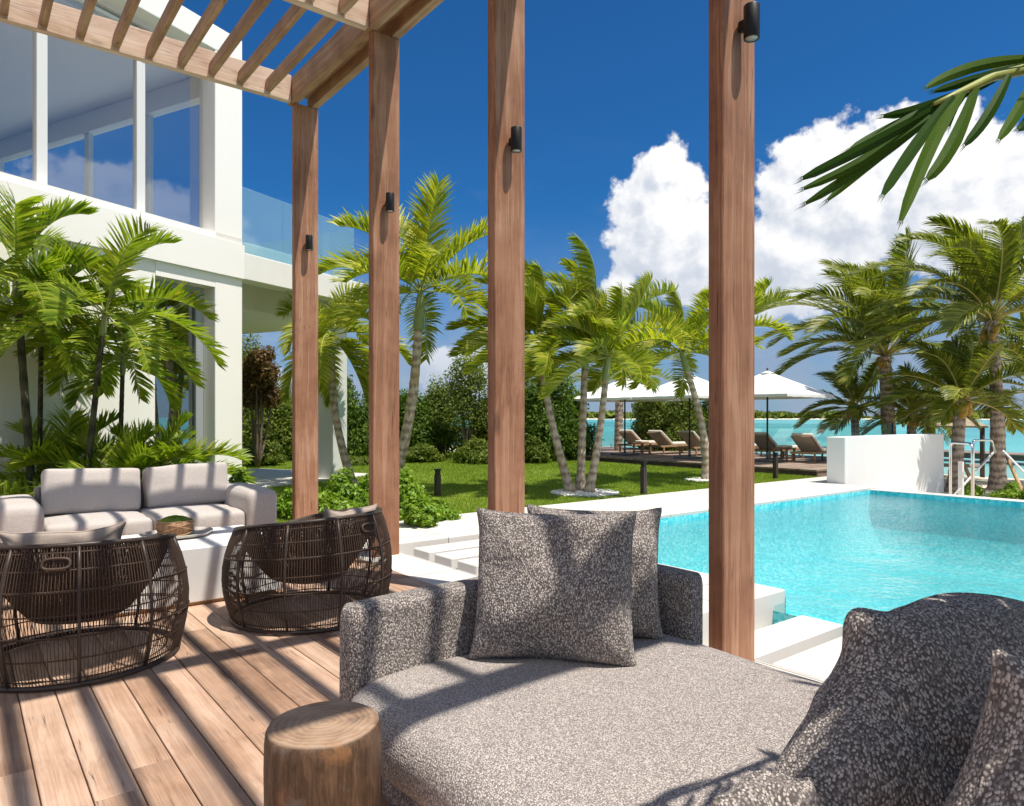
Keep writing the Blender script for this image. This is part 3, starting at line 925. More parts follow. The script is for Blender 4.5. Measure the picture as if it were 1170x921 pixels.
# sunbed on the balcony
b = MB(); rbox(b, (1.35, .8, 4.68), (.95, .40, .13), .07, 8, (0, 0, .02), VM)
tag(b.build('balcony_sunbed', M['umbrella'], at_base=VM @ Vector((1.35, .9, 4.45))), 'white low sunbed on the balcony behind the glass balustrade', 'sunbed')
# white privacy wall past the pool end
b = MB(); b.bbox(14.6, 19.75, 7.22, 7.62, -.7, .985, .012)
tag(b.build('privacy_wall', M['privacy'], at_base=(14.6, 7.4, -.7)), 'plain white freestanding wall at the far end of the pool', 'wall')
# ------------------------------------------------------------------ pergola
PY = [8.43, 6.36, 4.33, 2.27, 0.21]
perg = thing('pergola', 'tall teak pergola with slatted roof over the wooden deck', 'pergola', (3.4, 4.33, 0))
BZ0, BZ1 = 5.28, 5.60
for i, y in enumerate(PY):
    b = MB(); b.bbox(3.25, 3.55, y, y + .10, -.001, BZ0 - .004, .006); b.build('post', M['post'], perg)
for y in (PY[0], PY[2], PY[4]):
    b = MB(); b.bbox(-3.85, -3.55, y, y + .10, -.03, BZ0 - .004, .006); b.build('post', M['post'], perg)
for i, y in enumerate(PY):
    b = MB(); b.bbox(-3.9, 3.206, y, y + .085, BZ0, BZ1, .006); b.build('cross_beam', M['beam_x'], perg)
for x0, x1 in ((3.21, 3.30), (3.46, 3.552), (-3.9, -3.8)):
    z0 = BZ0 if x0 > 0 else BZ1 + .003
    b = MB(); b.bbox(x0, x1, .10, 8.58, z0 + .001, z0 + .30, .006); b.build('edge_beam', M['beam_y'], perg)
b = MB(); b.box(3.302, 3.458, .12, 8.56, 5.42, 5.46); b.build('cap_board', M['beam_y'], perg)
x = 2.92
while x > -3.7:
    b = MB()
    for j in range(4):
        b.bbox(x - .031, x + .031, PY[j + 1] + .088, PY[j] - .003, 5.315, 5.455, .005)
    b.build('rafter', M['beam_y'], perg)
    x -= .3215
pos = ['farthest', 'second farthest', 'third farthest', 'nearest']
for i in range(4):
    y = PY[i]; zc = 3.56
    r_ = thing('wall_light', f'black cylinder wall light on the {pos[i]} timber post', 'wall light', (3.40, y, zc), 'black cylinder lights on the posts')
    b = MB(); prof = [(.001, -.088), (.034, -.088), (.036, -.092), (.0415, -.092), (.043, -.090), (.043, .086), (.041, .09), (.001, .09)]
    b.lathe(prof, 28, (3.40, y - .075, zc)); b.build('body', M['black'], r_)
    b = MB(); b.bbox(3.385, 3.415, y - .036, y - .001, zc - .03, zc + .03, .003); b.build('bracket', M['black'], r_)
    b = MB(); b.lathe([(.001, -.0865), (.033, -.0865), (.033, -.084), (.001, -.084)], 20, (3.40, y - .075, zc - .003)); b.build('lens', M['lens'], r_)

# ------------------------------------------------------------------ sofa, table, bowl
sofa = thing('sofa', 'light grey upholstered sofa with two back cushions behind the white table', 'sofa', (1.48, 8.05, 0))
b = MB(); b.bbox(.30, 2.66, 7.62, 8.62, .06, .22, .02); b.build('base', M['sofa'], sofa)
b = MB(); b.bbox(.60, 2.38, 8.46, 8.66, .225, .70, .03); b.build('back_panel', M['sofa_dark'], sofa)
for i, (x0, x1) in enumerate(((.25, .60), (2.38, 2.70))):
    b = MB(); rbox(b, ((x0 + x1) / 2, 8.06, .335), ((x1 - x0) / 2, .58, .29), .07, 12, (.012, .01, .015), wob=.008, seed=i)
    b.build('armrest', M['sofa'], sofa)
for i, (x0, x1) in enumerate(((.605, 1.488), (1.492, 2.375))):
    b = MB(); rbox(b, ((x0 + x1) / 2, 7.98, .325), ((x1 - x0) / 2, .46, .10), .05, 12, (.0, .015, .02), wob=.008, seed=i + 3)
    b.build('seat_cushion', M['sofa'], sofa)
for i, (x0, x1, dy) in enumerate(((.64, 1.50, 0), (1.575, 2.43, .06))):
    Mx = Matrix.Translation(((x0 + x1) / 2, 8.27 + dy, .43)) @ Matrix.Rotation(R(-11), 4, 'X') @ Matrix.Rotation(R(1.5 - i * 3), 4, 'Y')
    b = MB(); rbox(b, (0, 0, .22), ((x1 - x0) / 2, .09, .225), .035, 14, (.004, .028, .004), Mx, wob=.012, seed=i + 7)
    b.build('back_cushion', M['sofa'], sofa)
tb = thing('coffee_table', 'white block coffee table between the sofa and the wicker chairs', 'table', (1.36, 6.0, 0))
b = MB(); b.bbox(.70, 2.02, 5.54, 6.50, .028, .43, .006); b.build('table_block', M['table'], tb)
b = MB(); b.box(.73, 1.99, 5.565, 6.47, .0, .026); b.build('plinth', M['prop'], tb)
c = at(203, 613, 5.72); c.z = .43
b = MB()
prof = [(.001, .001), (.16, .001), (.235, .012), (.262, .034), (.258, .038), (.232, .02), (.15, .012), (.001, .012)]
b.lathe(prof, 48, c, wob=lambda a, z: 1 + .07 * math.sin(2 * a + 1) + .03 * math.sin(5 * a))
tag(b.build('tray', M['tray'], at_base=c), 'pale grey stone tray under the moss bowl on the white table', 'tray')
c2 = c + Vector((-.02, .0, .0125))
bowl = thing('bowl', 'round bark bowl filled with green moss on the white table', 'bowl', c2)
b = MB(); b.lathe([(.001, 0), (.105, 0), (.128, .03), (.137, .08), (.135, .118), (.127, .120), (.126, .09), (.001, .085)], 48, c2, wob=lambda a, z: 1 + .015 * math.sin(9 * a))
b.build('bowl_body', M['bowl'], bowl)
b = MB()
for k in range(3):
    b.ring((c2.x, c2.y, 0), .139 + .002 * k, .004, 40, 5, zf=lambda a, k=k: c2.z + .06 + .045 * math.sin(a * (1 if k else 1) + k * 2.1))
b.ring((c2.x, c2.y, c2.z + .119), .131, .006, 40, 6); b.build('vine_band', M['prop'], bowl)
b = MB(); rn = random.Random(2)
b.lathe([(.126, .09), (.12, .115), (.10, .135), (.06, .148), (.001, .152)], 32, c2, wob=lambda a, z: 1 + .04 * math.sin(7 * a))
for k in range(5200):
    a = rn.uniform(0, 2 * PI); q = math.sqrt(rn.random()); rr = .122 * q
    z = .092 + .06 * math.sqrt(max(0, 1 - q * q)) + .006 * noise.noise(Vector((rr * math.cos(a) * 40, rr * math.sin(a) * 40, 0)))
    p = c2 + Vector((rr * math.cos(a), rr * math.sin(a), z)); l = rn.uniform(.005, .011); t2 = rn.uniform(0, 6.28)
    u = Vector((math.cos(t2), math.sin(t2), 0)) * .002
    tip = p + Vector((rn.uniform(-1, 1) * .6, rn.uniform(-1, 1) * .6, 1)).normalized() * l
    b.add([p - u, p + u, tip], [(0, 1, 2)])
b.build('moss', M['moss'], bowl)

# ------------------------------------------------------------------ pillows
def pillow_mesh(mb, w, h, t, Mx, seed=0, n=36, sag=.0, crease=1.0, ear=.075, taper=0.0, earz=None, spike=.012):
    if earz is None: earz = ear
    def pt(u, v, side):
        a = abs(u); c_ = abs(v)
        x = w / 2 * u * (1 - ear * (1 - v * v) * a ** 2)
        sp = spike * math.exp(-((1 - a) ** 2 + (1 - c_) ** 2) / .028) * (1 if u < 0 or spike < .03 else .2)
        x += math.copysign(sp, u); x *= 1 - taper * v
        z = h / 2 * v * (1 - earz * (1 - u * u) * c_ ** 2)
        z += math.copysign(sp, v)
        th = t / 2 * ((1 - u * u) * (1 - v * v)) ** .42
        th *= 1 + sag * (-v) * .35
        q = Vector((x * 5.5 + seed, z * 5.5, side * 2.0 + seed * .37))
        th += crease * .020 * noise.noise(q) * min(1, th / .03)
        th += crease * .010 * noise.noise(q * 2.3) * min(1, th / .03)
        # radiating tucks from the corners
        rr = math.hypot(1 - a, 1 - c_)
        ang = math.atan2(1 - c_, 1 - a)
        th += crease * .0035 * math.sin(ang * 9 + seed) * math.exp(-((rr - .32) / .2) ** 2) * min(1, th / .05)
        th = max(th, .0006)
        bend = .03 * noise.noise(Vector((u * 1.2 + seed * 2, v * 1.2, 5)))
        return Mx @ Vector((x, side * th + bend, z + h / 2))
    for side in (-1, 1):
        def f(i, j):
            u = -math.cos(PI * i); v = -math.cos(PI * j)
            u = .65 * u + .35 * (2 * i - 1); v = .65 * v + .35 * (2 * j - 1)
            return pt(u, v, side)
        if side < 0: mb.grid(f, n, n)
        else: mb.grid(lambda i, j: f(1 - i, j), n, n)
    # seam piping around the rim
    rim = []
    for k in range(4 * n):
        e, q = divmod(k, n); q = 2 * q / n - 1
        u, v = [(q, -1), (1, q), (-q, 1), (-1, -q)][e]
        rim.append(pt(u, v, 1))
    rim.append(rim[0].copy())
    mb.tube(rim, .0035, 5, cap=False)
def pillow(label, base, face_dir, tilt, w, h, t, m, seed=0, roll=0.0, sag=.25, cat='pillow', name='throw_pillow', grp=None, n=36, crease=1.0, ear=.075, taper=0.0, earz=None, spike=.012):
    """base: middle of the bottom edge; face_dir: horizontal direction the front faces; tilt: leaning back"""
    f = Vector((face_dir[0], face_dir[1], 0)).normalized()
    rz = math.atan2(f.y, f.x) + PI / 2
    Mx = Matrix.Translation(base) @ Matrix.Rotation(rz, 4, 'Z') @ Matrix.Rotation(R(-tilt), 4, 'X') @ Matrix.Rotation(R(roll), 4, 'Y')
    b = MB(); pillow_mesh(b, w, h, t, Mx, seed, n=n, sag=sag, crease=crease, ear=ear, taper=taper, earz=earz, spike=spike)
    o = b.build(name, m, at_base=base)
    return tag(o, label, cat, grp)

# ------------------------------------------------------------------ rattan armchairs
def armchair(label, c, back, ):
    root = thing('rattan_armchair', label, 'armchair', (c[0], c[1], 0), 'round dark rattan armchairs')
    a0 = math.atan2(back[1], back[0])
    def zr(th): return .50 + .24 * ((1 + math.cos(th)) / 2) ** .36
    def rad(z, zt):
        q = z / zt
        return .50 + .085 * math.sin(PI * min(1, q * .92 + .04)) ** .9 - .015 * q
    cx, cy = c
    def P(th, r, z): return Vector((cx + r * math.cos(a0 + th), cy + r * math.sin(a0 + th), z))
    def wall(th, q):
        zt = zr(th); z = .02 + (zt - .02) * q
        return P(th, rad(z, zt), z)
    fr = MB()
    for k in range(10):
        th = 2 * PI * (k + .3) / 10
        fr.tube([wall(th, q / 7) for q in range(8)], .0092, 7)
    def loop(fn, r, n=64, m_=7):
        pts = [fn(2 * PI * i / n) for i in range(n)]; pts.append(pts[0].copy()); return pts, r, m_
    for q, r in ((0, .014), (.0, .0)):
        if r: pts, r, m_ = loop(lambda th: wall(th, q), r); fr.tube(pts, r, m_, cap=False)
    pts, r, m_ = loop(lambda th: wall(th, 1.0), .0125, 72); fr.tube(pts, r, m_, cap=False)
    fr.build('frame', M['rattan_frame'], root)
    wv = MB(); n = 215
    rr = random.Random(11)
    for k in range(n):
        th = 2 * PI * k / n + rr.uniform(-.003, .003)
        wv.tube([wall(th + rr.uniform(-.002, .002), q / 6) for q in range(7)], .0027, 4, cap=False)
    for q in (.05, .20, .36, .52, .68, .83, .95):
        pts, r, m_ = loop(lambda th: wall(th, q) - Vector((math.cos(a0 + th), math.sin(a0 + th), 0)) * .006, .0042, 72, 5); wv.tube(pts, r, m_, cap=False)
        if q in (.36, .68): pts, r, m_ = loop(lambda th: wall(th, q + .012) + Vector((math.cos(a0 + th), math.sin(a0 + th), 0)) * .004, .0035, 72, 5); wv.tube(pts, r, m_, cap=False)
    wv.build('outer_weave', M['rattan'], root)
    bk = MB(); n = 240
    def bucket(th, q):
        zt = zr(th)
        lean = (1 + math.cos(th)) / 2
        # profile from the rim down into the seat pan
        r = .475 - .20 * q ** 2.0 - .04 * lean * q
        z = zt + .006 - (zt - .275) * (q ** 1.15) + .0
        return P(th, r, z)
    for k in range(n):
        th = 2 * PI * k / n + rr.uniform(-.004, .004)
        pts = [wall(th, 1.0)] + [bucket(th, q / 6) for q in range(7)]
        bk.tube(pts, .0052, 4, cap=False)
    for q in (.03, .12, .25, .38, .5, .62, .75, .88, 1.0):
        pts, r, m_ = loop(lambda th: bucket(th, q), .0045, 72, 5); bk.tube(pts, r, m_, cap=False)
    prof = [(.001, .235), (.15, .243), (.24, .268), (.262, .290), (.20, .280), (.001, .27)]
    bk.lathe(prof, 40, (cx, cy, 0))
    bk.build('seat_shell', M['rattan'], root)
    pad = MB(); pad.lathe([(.001, .302), (.24, .302), (.262, .325), (.262, .352), (.235, .374), (.12, .384), (.001, .386)], 40, (cx, cy, 0)); pad.build('seat_pad', M['seatpad'], root)
    h = MB()   # oval hand hole ring in the back
    pts = []
    for i in range(33):
        q = 2 * PI * i / 32
        th = .115 * math.copysign(abs(math.cos(q)) ** .6, math.cos(q)); dz = .026 * math.copysign(abs(math.sin(q)) ** .7, math.sin(q))
        zt = zr(th); z = zt - .085 + dz
        pts.append(P(th, rad(z, zt) + .012, z))
    h.tube(pts, .0075, 8, cap=False); h.build('handle', M['rattan'], root)
    return root
C1, B1 = (.55, 4.75), Vector((-.30, -.95, 0)).normalized()
C2, B2 = (1.97, 4.83), Vector((.40, -.92, 0)).normalized()
armchair('round dark rattan armchair at the left edge, oval hand hole in its back towards us', C1, B1)
armchair('round dark rattan armchair beside the grey daybed, its back turned to the right', C2, B2)
pillow('taupe pillow in the left rattan armchair', Vector((C1[0], C1[1], .375)) + B1 * .04 + Vector((-.03, 0, .02)), -B1, 20, .60, .42, .15, M['taupe'], 3, roll=2, grp='taupe pillows in the armchairs', crease=.8, ear=.12)
pillow('taupe pillow in the rattan armchair beside the daybed', Vector((C2[0], C2[1], .375)) + B2 * .18 + Vector((.04, 0, 0)), -B2, 20, .52, .42, .15, M['taupe'], 6, roll=-3, grp='taupe pillows in the armchairs', crease=.8, ear=.12)

# ------------------------------------------------------------------ daybed
day = thing('daybed', 'large rounded daybed in speckled grey boucle with low corner backrest', 'daybed', (1.8, 1.5, 0))
DC = (1.865, 1.45); DHX, DHY = .765, 1.075
def sup(th, k=1.0, n=3.6):
    if math.sin(th) > 0: n = 8.0
    c_, s_ = abs(math.cos(th)), abs(math.sin(th))
    r = ((c_ / DHX) ** n + (s_ / DHY) ** n) ** (-1 / n)
    return r * k
def sup_body(mb, prof, seg=96, wob=0):
    vs = []
    for (dr, z) in prof:
        for k in range(seg):
            th = 2 * PI * k / seg
            r = max(.002, sup(th) + dr) if dr > -5 else .002
            if dr <= -.2: r = sup(th) * (1 + (dr + .0) )
            p = Vector((DC[0] + r * math.cos(th), DC[1] + r * math.sin(th), z))
            if wob and dr > -.5:
                p.z += wob * noise.noise(Vector((p.x * 2.6, p.y * 2.6, 1)))
                q = wob * .8 * noise.noise(Vector((p.x * 3.5, p.y * 3.5, 4 + p.z * 4)))
                p.x += q * math.cos(th); p.y += q * math.sin(th)
            vs.append(p)
    N_ = seg; fs_ = [(i * N_ + k, i * N_ + (k + 1) % N_, (i + 1) * N_ + (k + 1) % N_, (i + 1) * N_ + k) for i in range(len(prof) - 1) for k in range(N_)]
    fs_ += [tuple(range(N_))[::-1], tuple((len(prof) - 1) * N_ + k for k in range(N_))]
    mb.add(vs, fs_, True)
b = MB()
prof = [(-.30, .172), (-.14, .172), (-.085, .176), (-.035, .190), (.006, .225), (.014, .265), (.012, .305), (-.002, .342), (-.03, .372), (-.07, .392), (-.12, .402)]
prof += [(-.2, .408), (-.28, .412), (-.4, .415), (-.6, .417), (-.8, .417), (-.97, .417)]
sup_body(b, prof, 120, .012); b.build('seat_cushion', M['boucle_seat'], day)
b = MB(); sup_body(b, [(-.16, .02), (-.12, .03), (-.115, .10), (-.115, .169), (-.16, .171)], 96); b.build('base', M['boucle'], day)
b = MB()
pts = [(1.185, 2.50), (1.62, 2.545), (2.30, 2.56), (2.50, 2.545), (2.61, 2.47), (2.655, 2.34), (2.665, 2.18), (2.665, 2.03)]
def wall_path(mb, pts, th, z0, z1, r=.045, sub=8):
    P_ = [Vector((x, y, 0)) for x, y in pts]
    # resample
    L_ = [0]
    for i in range(1, len(P_)): L_.append(L_[-1] + (P_[i] - P_[i - 1]).length)
    n = 60; path = []
    for k in range(n + 1):
        s = L_[-1] * k / n; i = max(j for j in range(len(L_)) if L_[j] <= s + 1e-9); i = min(i, len(P_) - 2)
        q = (s - L_[i]) / (L_[i + 1] - L_[i]); path.append(P_[i].lerp(P_[i + 1], q))
    for _ in range(3): path = [path[0]] + [(path[i - 1] + path[i] * 2 + path[i + 1]) / 4 for i in range(1, n)] + [path[-1]]
    h = th / 2
    prof = []
    for (cx_, cz_, a0_, a1_) in ((h - r, z1 - r, 0, 90), (-h + r, z1 - r, 90, 180), (-h + r, z0 + r, 180, 270), (h - r, z0 + r, 270, 360)):
        for q in range(6):
            a = R(a0_ + (a1_ - a0_) * q / 5); prof.append((cx_ + r * math.cos(a), cz_ + r * math.sin(a)))
    vs = []; m_ = len(prof)
    caps = [(-.0, .55), (.018, .85), (.045, 1.0)]
    rows = []
    for k in range(n + 1):
        d_ = (path[min(k + 1, n)] - path[max(k - 1, 0)]).normalized(); nn = Vector((d_.y, -d_.x, 0))
        rows.append((path[k], nn, d_))
    full = []
    zc = (z0 + z1) / 2
    for (off, sc_) in caps[:-1]: full.append((rows[0][0] - rows[0][2] * (.03 - off), rows[0][1], sc_))
    for (p, nn, d_) in rows: full.append((p, nn, 1.0))
    for (off, sc_) in reversed(caps[:-1]): full.append((rows[-1][0] + rows[-1][2] * (.03 - off), rows[-1][1], sc_))
    for (p, nn, sc_) in full:
        for (a, z) in prof:
            zz = zc + (z - zc) * (1 - (1 - sc_) * .12); aa = a * sc_
            q = p + nn * aa; q.z = zz
            q += noise.noise_vector(q * 4) * .006
            vs.append(q)
    K = len(full)
    fs_ = [(i * m_ + k, i * m_ + (k + 1) % m_, (i + 1) * m_ + (k + 1) % m_, (i + 1) * m_ + k) for i in range(K - 1) for k in range(m_)]
    fs_ += [tuple(range(m_))[::-1], tuple((K - 1) * m_ + k for k in range(m_))]
    mb.add(vs, fs_, True)
wall_path(b, pts, .135, .04, .68)
b.build('backrest', M['boucle'], day)

G1 = 'speckled grey pillows on the daybed'
ST = .412
pillow('square speckled grey pillow leaning in front on the round daybed, fully in view', Vector((1.885, 2.13, ST)), (-.74, -.67), 13, .655, .60, .25, M['boucle'], 1.3, grp=G1, n=44, ear=.035)
pillow('speckled grey pillow half hidden behind the square one in the daybed corner', Vector((2.235, 2.24, ST)), (-.62, -.78), 12, .60, .575, .22, M['boucle'], 4.1, ear=.04, roll=1.5, grp=G1)
pillow('biggest speckled grey pillow at the right, nearest the pool', Vector((2.02, .585, ST)), (-.36, -.93), 18, 1.18, .465, .38, M['boucle'], 8.2, roll=2.0, ear=.03, taper=.44, earz=-.34, crease=1.5, spike=.05, grp=G1, n=44)
pillow('speckled grey pillow in the bottom right corner, closest to us', Vector((1.61, .245, ST)), (-.40, -.92), 14, .76, .51, .34, M['boucle'], 12.6, roll=6, ear=.03, taper=.38, earz=-.24, crease=1.5, spike=.045, grp=G1)
pillow('small speckled grey pillow showing only its rounded top at the bottom edge', Vector((1.28, .775, ST - .12)), (-.25, -.97), 6, .21, .34, .18, M['boucle'], 16.2, grp=G1, ear=-.1, earz=-.2)

# log stool
c = (.835, 1.945)
st = thing('log_stool', 'round carved log side table beside the daybed', 'stool', (c[0], c[1], 0))
b = MB()
b.lathe([(.001, .045), (.10, .045), (.128, .055), (.146, .10), (.158, .19), (.165, .30), (.167, .40), (.166, .47), (.163, .498), (.156, .5105), (.148, .5125), (.10, .5125), (.05, .5125), (.001, .5125)], 64, (c[0], c[1], 0),
        wob=lambda a, z: 1 + .018 * math.sin(2 * a + .6) + .010 * math.sin(5 * a + z * 6))
b.build('log', M['log'], st)
b = MB(); b.lathe([(.001, 0), (.11, 0), (.112, .02), (.10, .044), (.001, .044)], 40, (c[0], c[1], 0)); b.build('foot', M['log'], st)
# ------------------------------------------------------------------ sun deck with loungers and umbrellas
DX0, DX1, DY0, DY1 = 16.06, 21.9, 8.62, 21.5
sd = thing('sun_deck', 'raised timber sun deck at the far end of the lawn', 'deck', (19, 14, 0))
b = MB(); y = DY0
while y < DY1:
    b.bbox(DX0, DX1, y, y + .135, .105, .15, .004); y += .142
b.build('deck_boards', M['deck_far'], sd)
b = MB(); b.bbox(DX0 + .02, DX0 + .06, DY0 + .05, DY1, -.25, .102, .004); b.build('fascia', M['deck_side'], sd)
b = MB(); b.bbox(DX0 + .065, DX1 - .1, DY0 + .02, DY0 + .06, -.8, .102, .004); b.box(DX0 + .07, DX1 - .2, DY0 + .1, DY1 - .1, -.6, .0); b.build('skirt', M['deck_far'], sd)
def lounger_at(x, y, label, rot=0):
    root = thing('sun_lounger', label, 'sun lounger', (x, y, .15), 'cream sun loungers on the timber deck')
    T = Matrix.Translation((x, y, .15)) @ Matrix.Rotation(R(rot), 4, 'Z')
    b = MB()
    for s in (-1, 1): b.bbox(0, 1.95, s * .31 - .02, s * .31 + .02, .24, .30, .005, T)
    for q in range(9): b.box(.62 + q * .15, .70 + q * .15, -.288, .288, .272, .29, T)
    b.box(0.0, .04, -.288, .288, .24, .30, T); b.box(1.91, 1.95, -.288, .288, .24, .30, T)
    b.build('frame', M['teak'], root)
    for lx in (.10, 1.80):
        for s in (-1, 1):
            l = MB(); l.bbox(lx, lx + .05, s * .325 - .02 - .005, s * .325 + .02 - .005, 0, .238, .004, T); l.build('leg', M['teak'], root)
    bk = MB(); TB = T @ Matrix.Translation((.60, 0, .30)) @ Matrix.Rotation(R(36), 4, 'Y')
    for s in (-1, 1): bk.bbox(-.74, 0, s * .29 - .018, s * .29 + .018, -.02, .015, .004, TB)
    for q in (-.738, -.06): bk.box(q, q + .05, -.285, .285, -.010, .006, TB)
    bk.build('backrest', M['teak'], root)
    sg = MB(); sg.box(-.735, -.02, -.271, .271, -.012, .008, TB); sg.build('backrest_sling', M['sling'], root)
    cu = MB(); rbox(cu, (1.27, 0, .345), (.66, .30, .045), .03, 8, (0, 0, .01), T); cu.build('seat_cushion', M['cream'], root)
    cu = MB(); rbox(cu, (-.37, 0, .065), (.38, .30, .045), .03, 8, (0, 0, .01), TB); cu.build('back_cushion', M['cream'], root)
    return root
lab = ['leftmost cream sun lounger on the timber deck, under the left umbrella', 'cream sun lounger second from the left on the deck, beside the side table', 'cream sun lounger behind the leaning palm trunk on the deck',
       'cream sun lounger mostly hidden behind the nearest timber post', 'cream sun lounger under the right umbrella next to its pole', 'rightmost cream sun lounger, right beside the white wall']
for i, (x, y) in enumerate(((18.6, 17.1), (18.55, 15.73), (18.55, 14.4), (18.5, 13.1), (18.5, 11.75), (18.25, 10.25))):
    lounger_at(x, y, lab[i], rot=[2, -2, 1, 0, -2, 1][i])
def side_table(x, y, label):
    r_ = thing('side_table', label, 'side table', (x, y, .15), 'low teak side tables between the loungers')
    b = MB(); b.bbox(x - .24, x + .24, y - .24, y + .24, .48, .52, .006); b.build('table_top', M['teak'], r_)
    for sx in (-1, 1):
        for sy in (-1, 1):
            b = MB(); b.bbox(x + sx * .2 - .025, x + sx * .2 + .025, y + sy * .2 - .025, y + sy * .2 + .025, .15, .478, .004); b.build('leg', M['teak'], r_)
    b = MB(); rbox(b, (x, y, .56), (.21, .16, .035), .03, 6, (0, 0, .01)); tag(b.build('folded_towel', M['cream'], at_base=(x, y, .52)), 'cream folded towel on the ' + label.split(' ', 1)[1], 'towel', 'folded towels on the side tables')
side_table(18.75, 16.42, 'teak side table between the two leftmost loungers')
side_table(18.75, 11.05, 'teak side table between the two loungers right of the timber post')

def umbrella(x, y, label, zt=2.70, z0=2.02, half=1.30, rot=0):
    root = thing('beach_umbrella', label, 'umbrella', (x, y, .15), 'square white umbrellas over the loungers')
    T = Matrix.Translation((x, y, 0)) @ Matrix.Rotation(R(rot), 4, 'Z')
    b = MB()
    cs = [(-1, -1), (1, -1), (1, 1), (-1, 1)]
    n = 8
    for k in range(4):
        a, c_ = cs[k], cs[(k + 1) % 4]
        mid = ((a[0] + c_[0]) / 2, (a[1] + c_[1]) / 2)
        for (p, q) in ((a, mid), (mid, c_)):
            def fn(u, v, p=p, q=q):
                r = .04 + .96 * v
                e = Vector((p[0] + (q[0] - p[0]) * u, p[1] + (q[1] - p[1]) * u, 0))
                e = e * half * r
                sag = -.045 * math.sin(PI * u) * r * math.sin(PI * min(1, v * .9))
                z = zt - (zt - z0) * (v ** .93) + sag
                return T @ Vector((e.x, e.y, z))
            b.grid(fn, 5, n)
    # valance
    for k in range(4):
        a, c_ = cs[k], cs[(k + 1) % 4]
        b.grid(lambda u, v: T @ Vector(((a[0] + (c_[0] - a[0]) * u) * half, (a[1] + (c_[1] - a[1]) * u) * half, z0 - .075 * v + .004 * math.sin(u * 30))), 20, 1)
    b.grid(lambda u, v: T @ Vector((.20 * v * math.cos(2 * PI * u), .20 * v * math.sin(2 * PI * u), zt + .035 - .085 * v)), 16, 3)
    b.build('canopy', M['umbrella'], root)
    rb = MB()
    for k in range(8):
        a = k * PI / 4; r = half * (1.0 if k % 2 == 0 else 1.414) * .97
        rb.tube([T @ Vector((0, 0, zt - .06)), T @ Vector((r * math.cos(a), r * math.sin(a), z0 - .02))], .010, 5)
        rb.tube([T @ Vector((0, 0, zt - .62)), T @ Vector((r * .52 * math.cos(a), r * .52 * math.sin(a), (zt - .06) * .48 + z0 * .52 - .03))], .008, 5)
    rb.build('ribs', M['teak'], root)
    p = MB(); p.tube([(x, y, .22), (x, y, zt + .06)], .026, 12); p.build('pole', M['dark_wood'], root)
    p = MB(); p.lathe([(.001, .06), (.028, .06), (.03, .085), (.012, .11), (.001, .115)], 14, (x, y, zt)); p.build('finial', M['dark_wood'], root)
    p = MB(); p.bbox(-.34, .34, -.34, .34, .152, .21, .01, T)
    p.tube([(x, y, .21), (x, y, .42)], .038, 12); p.build('base', M['dark_stone'], root)
umbrella(17.37, 15.96, 'left white umbrella, partly behind two palm trunks', rot=3)
umbrella(17.43, 13.38, 'middle white umbrella, behind the leaning palm trunk and timber post', rot=-2)
umbrella(18.05, 11.15, 'right white umbrella standing clear right of the nearest timber post', rot=2)

fe = thing('glass_fence', 'frameless glass fence along the sea side of the timber deck', 'fence', (21.6, 14, .15))
y = 9.3; i = 0
while y < 21.2:
    b = MB(); b.box(21.6, 21.612, y, y + 1.55, .20, 1.20); b.build('glass_panel', M['fence_glass'], fe)
    for q in (.25, 1.3): b = MB(); b.bbox(21.57, 21.64, y + q - .025, y + q + .025, .151, .30, .004); b.build('spigot', M['steel'], fe)
    if i in (0,): b = MB(); b.bbox(21.58, 21.63, y - .05, y - .01, .151, 1.24, .004); b.build('fence_post', M['black'], fe)
    y += 1.58; i += 1
for k in range(3):
    x = 21.55 - 1.6 * (k + 1)
    b = MB(); b.box(x, x + 1.55, 21.3, 21.312, .2, 1.2); b.build('glass_panel', M['fence_glass'], fe)

# bollards
for i, (px, py, lb) in enumerate(((739, 565, 'dark square path light by the pool terrace, left of the nearest timber post'), (886, 547, 'dark square path light in front of the timber deck corner'), (500, 566.5, 'dark square path light among the bright shrubs between two timber posts'))):
    d_ = CAM_H * FPX / (py - 477); c = ground(px, d_)
    if i == 0: c.y = 8.56
    r_ = thing('bollard_light', lb, 'bollard light', (c.x, c.y, 0), 'dark square path lights on the lawn')
    T = Matrix.Translation(c) @ Matrix.Rotation(R(0), 4, 'Z')
    h = .60 if i < 2 else .48
    b = MB(); b.bbox(-.045, .045, -.045, .045, -.05, h - .10, .004, T); b.build('post', M['dark_wood'], r_)
    b = MB(); b.bbox(-.035, .035, -.035, .035, h - .098, h - .032, .003, T); b.build('lamp_head', M['black'], r_)
    b = MB(); b.bbox(-.05, .05, -.05, .05, h - .03, h, .004, T); b.build('cap', M['black'], r_)

# ------------------------------------------------------------------ handrails at the beach steps
def U(pts, r=.021): 
    out = []
    for i in range(len(pts)):
        p = Vector(pts[i])
        if 0 < i < len(pts) - 1:
            a = (Vector(pts[i - 1]) - p); c_ = (Vector(pts[i + 1]) - p)
            k = min(.11, a.length / 2.2, c_.length / 2.2)
            A = p + a.normalized() * k; B = p + c_.normalized() * k
            for q in range(6):
                t = q / 5; out.append(A * (1 - t) ** 2 + p * 2 * t * (1 - t) + B * t * t)
        else: out.append(p)
    return out
hr = thing('handrail', 'polished steel stair rail just past the pool edge, left loop', 'handrail', (15.0, 5.9, -.5))
b = MB(); b.tube(U([at(1086, 570, 14.6), at(1086, 506, 14.6), at(1111, 507, 13.9), at(1111, 574, 13.9)]), .026, 10); b.build('loop', M['steel'], hr)
b = MB(); b.tube(U([at(1090, 566, 15.3), at(1136, 516, 16.4)]), .024, 8); b.build('sloping_rail', M['white_alu'], hr)
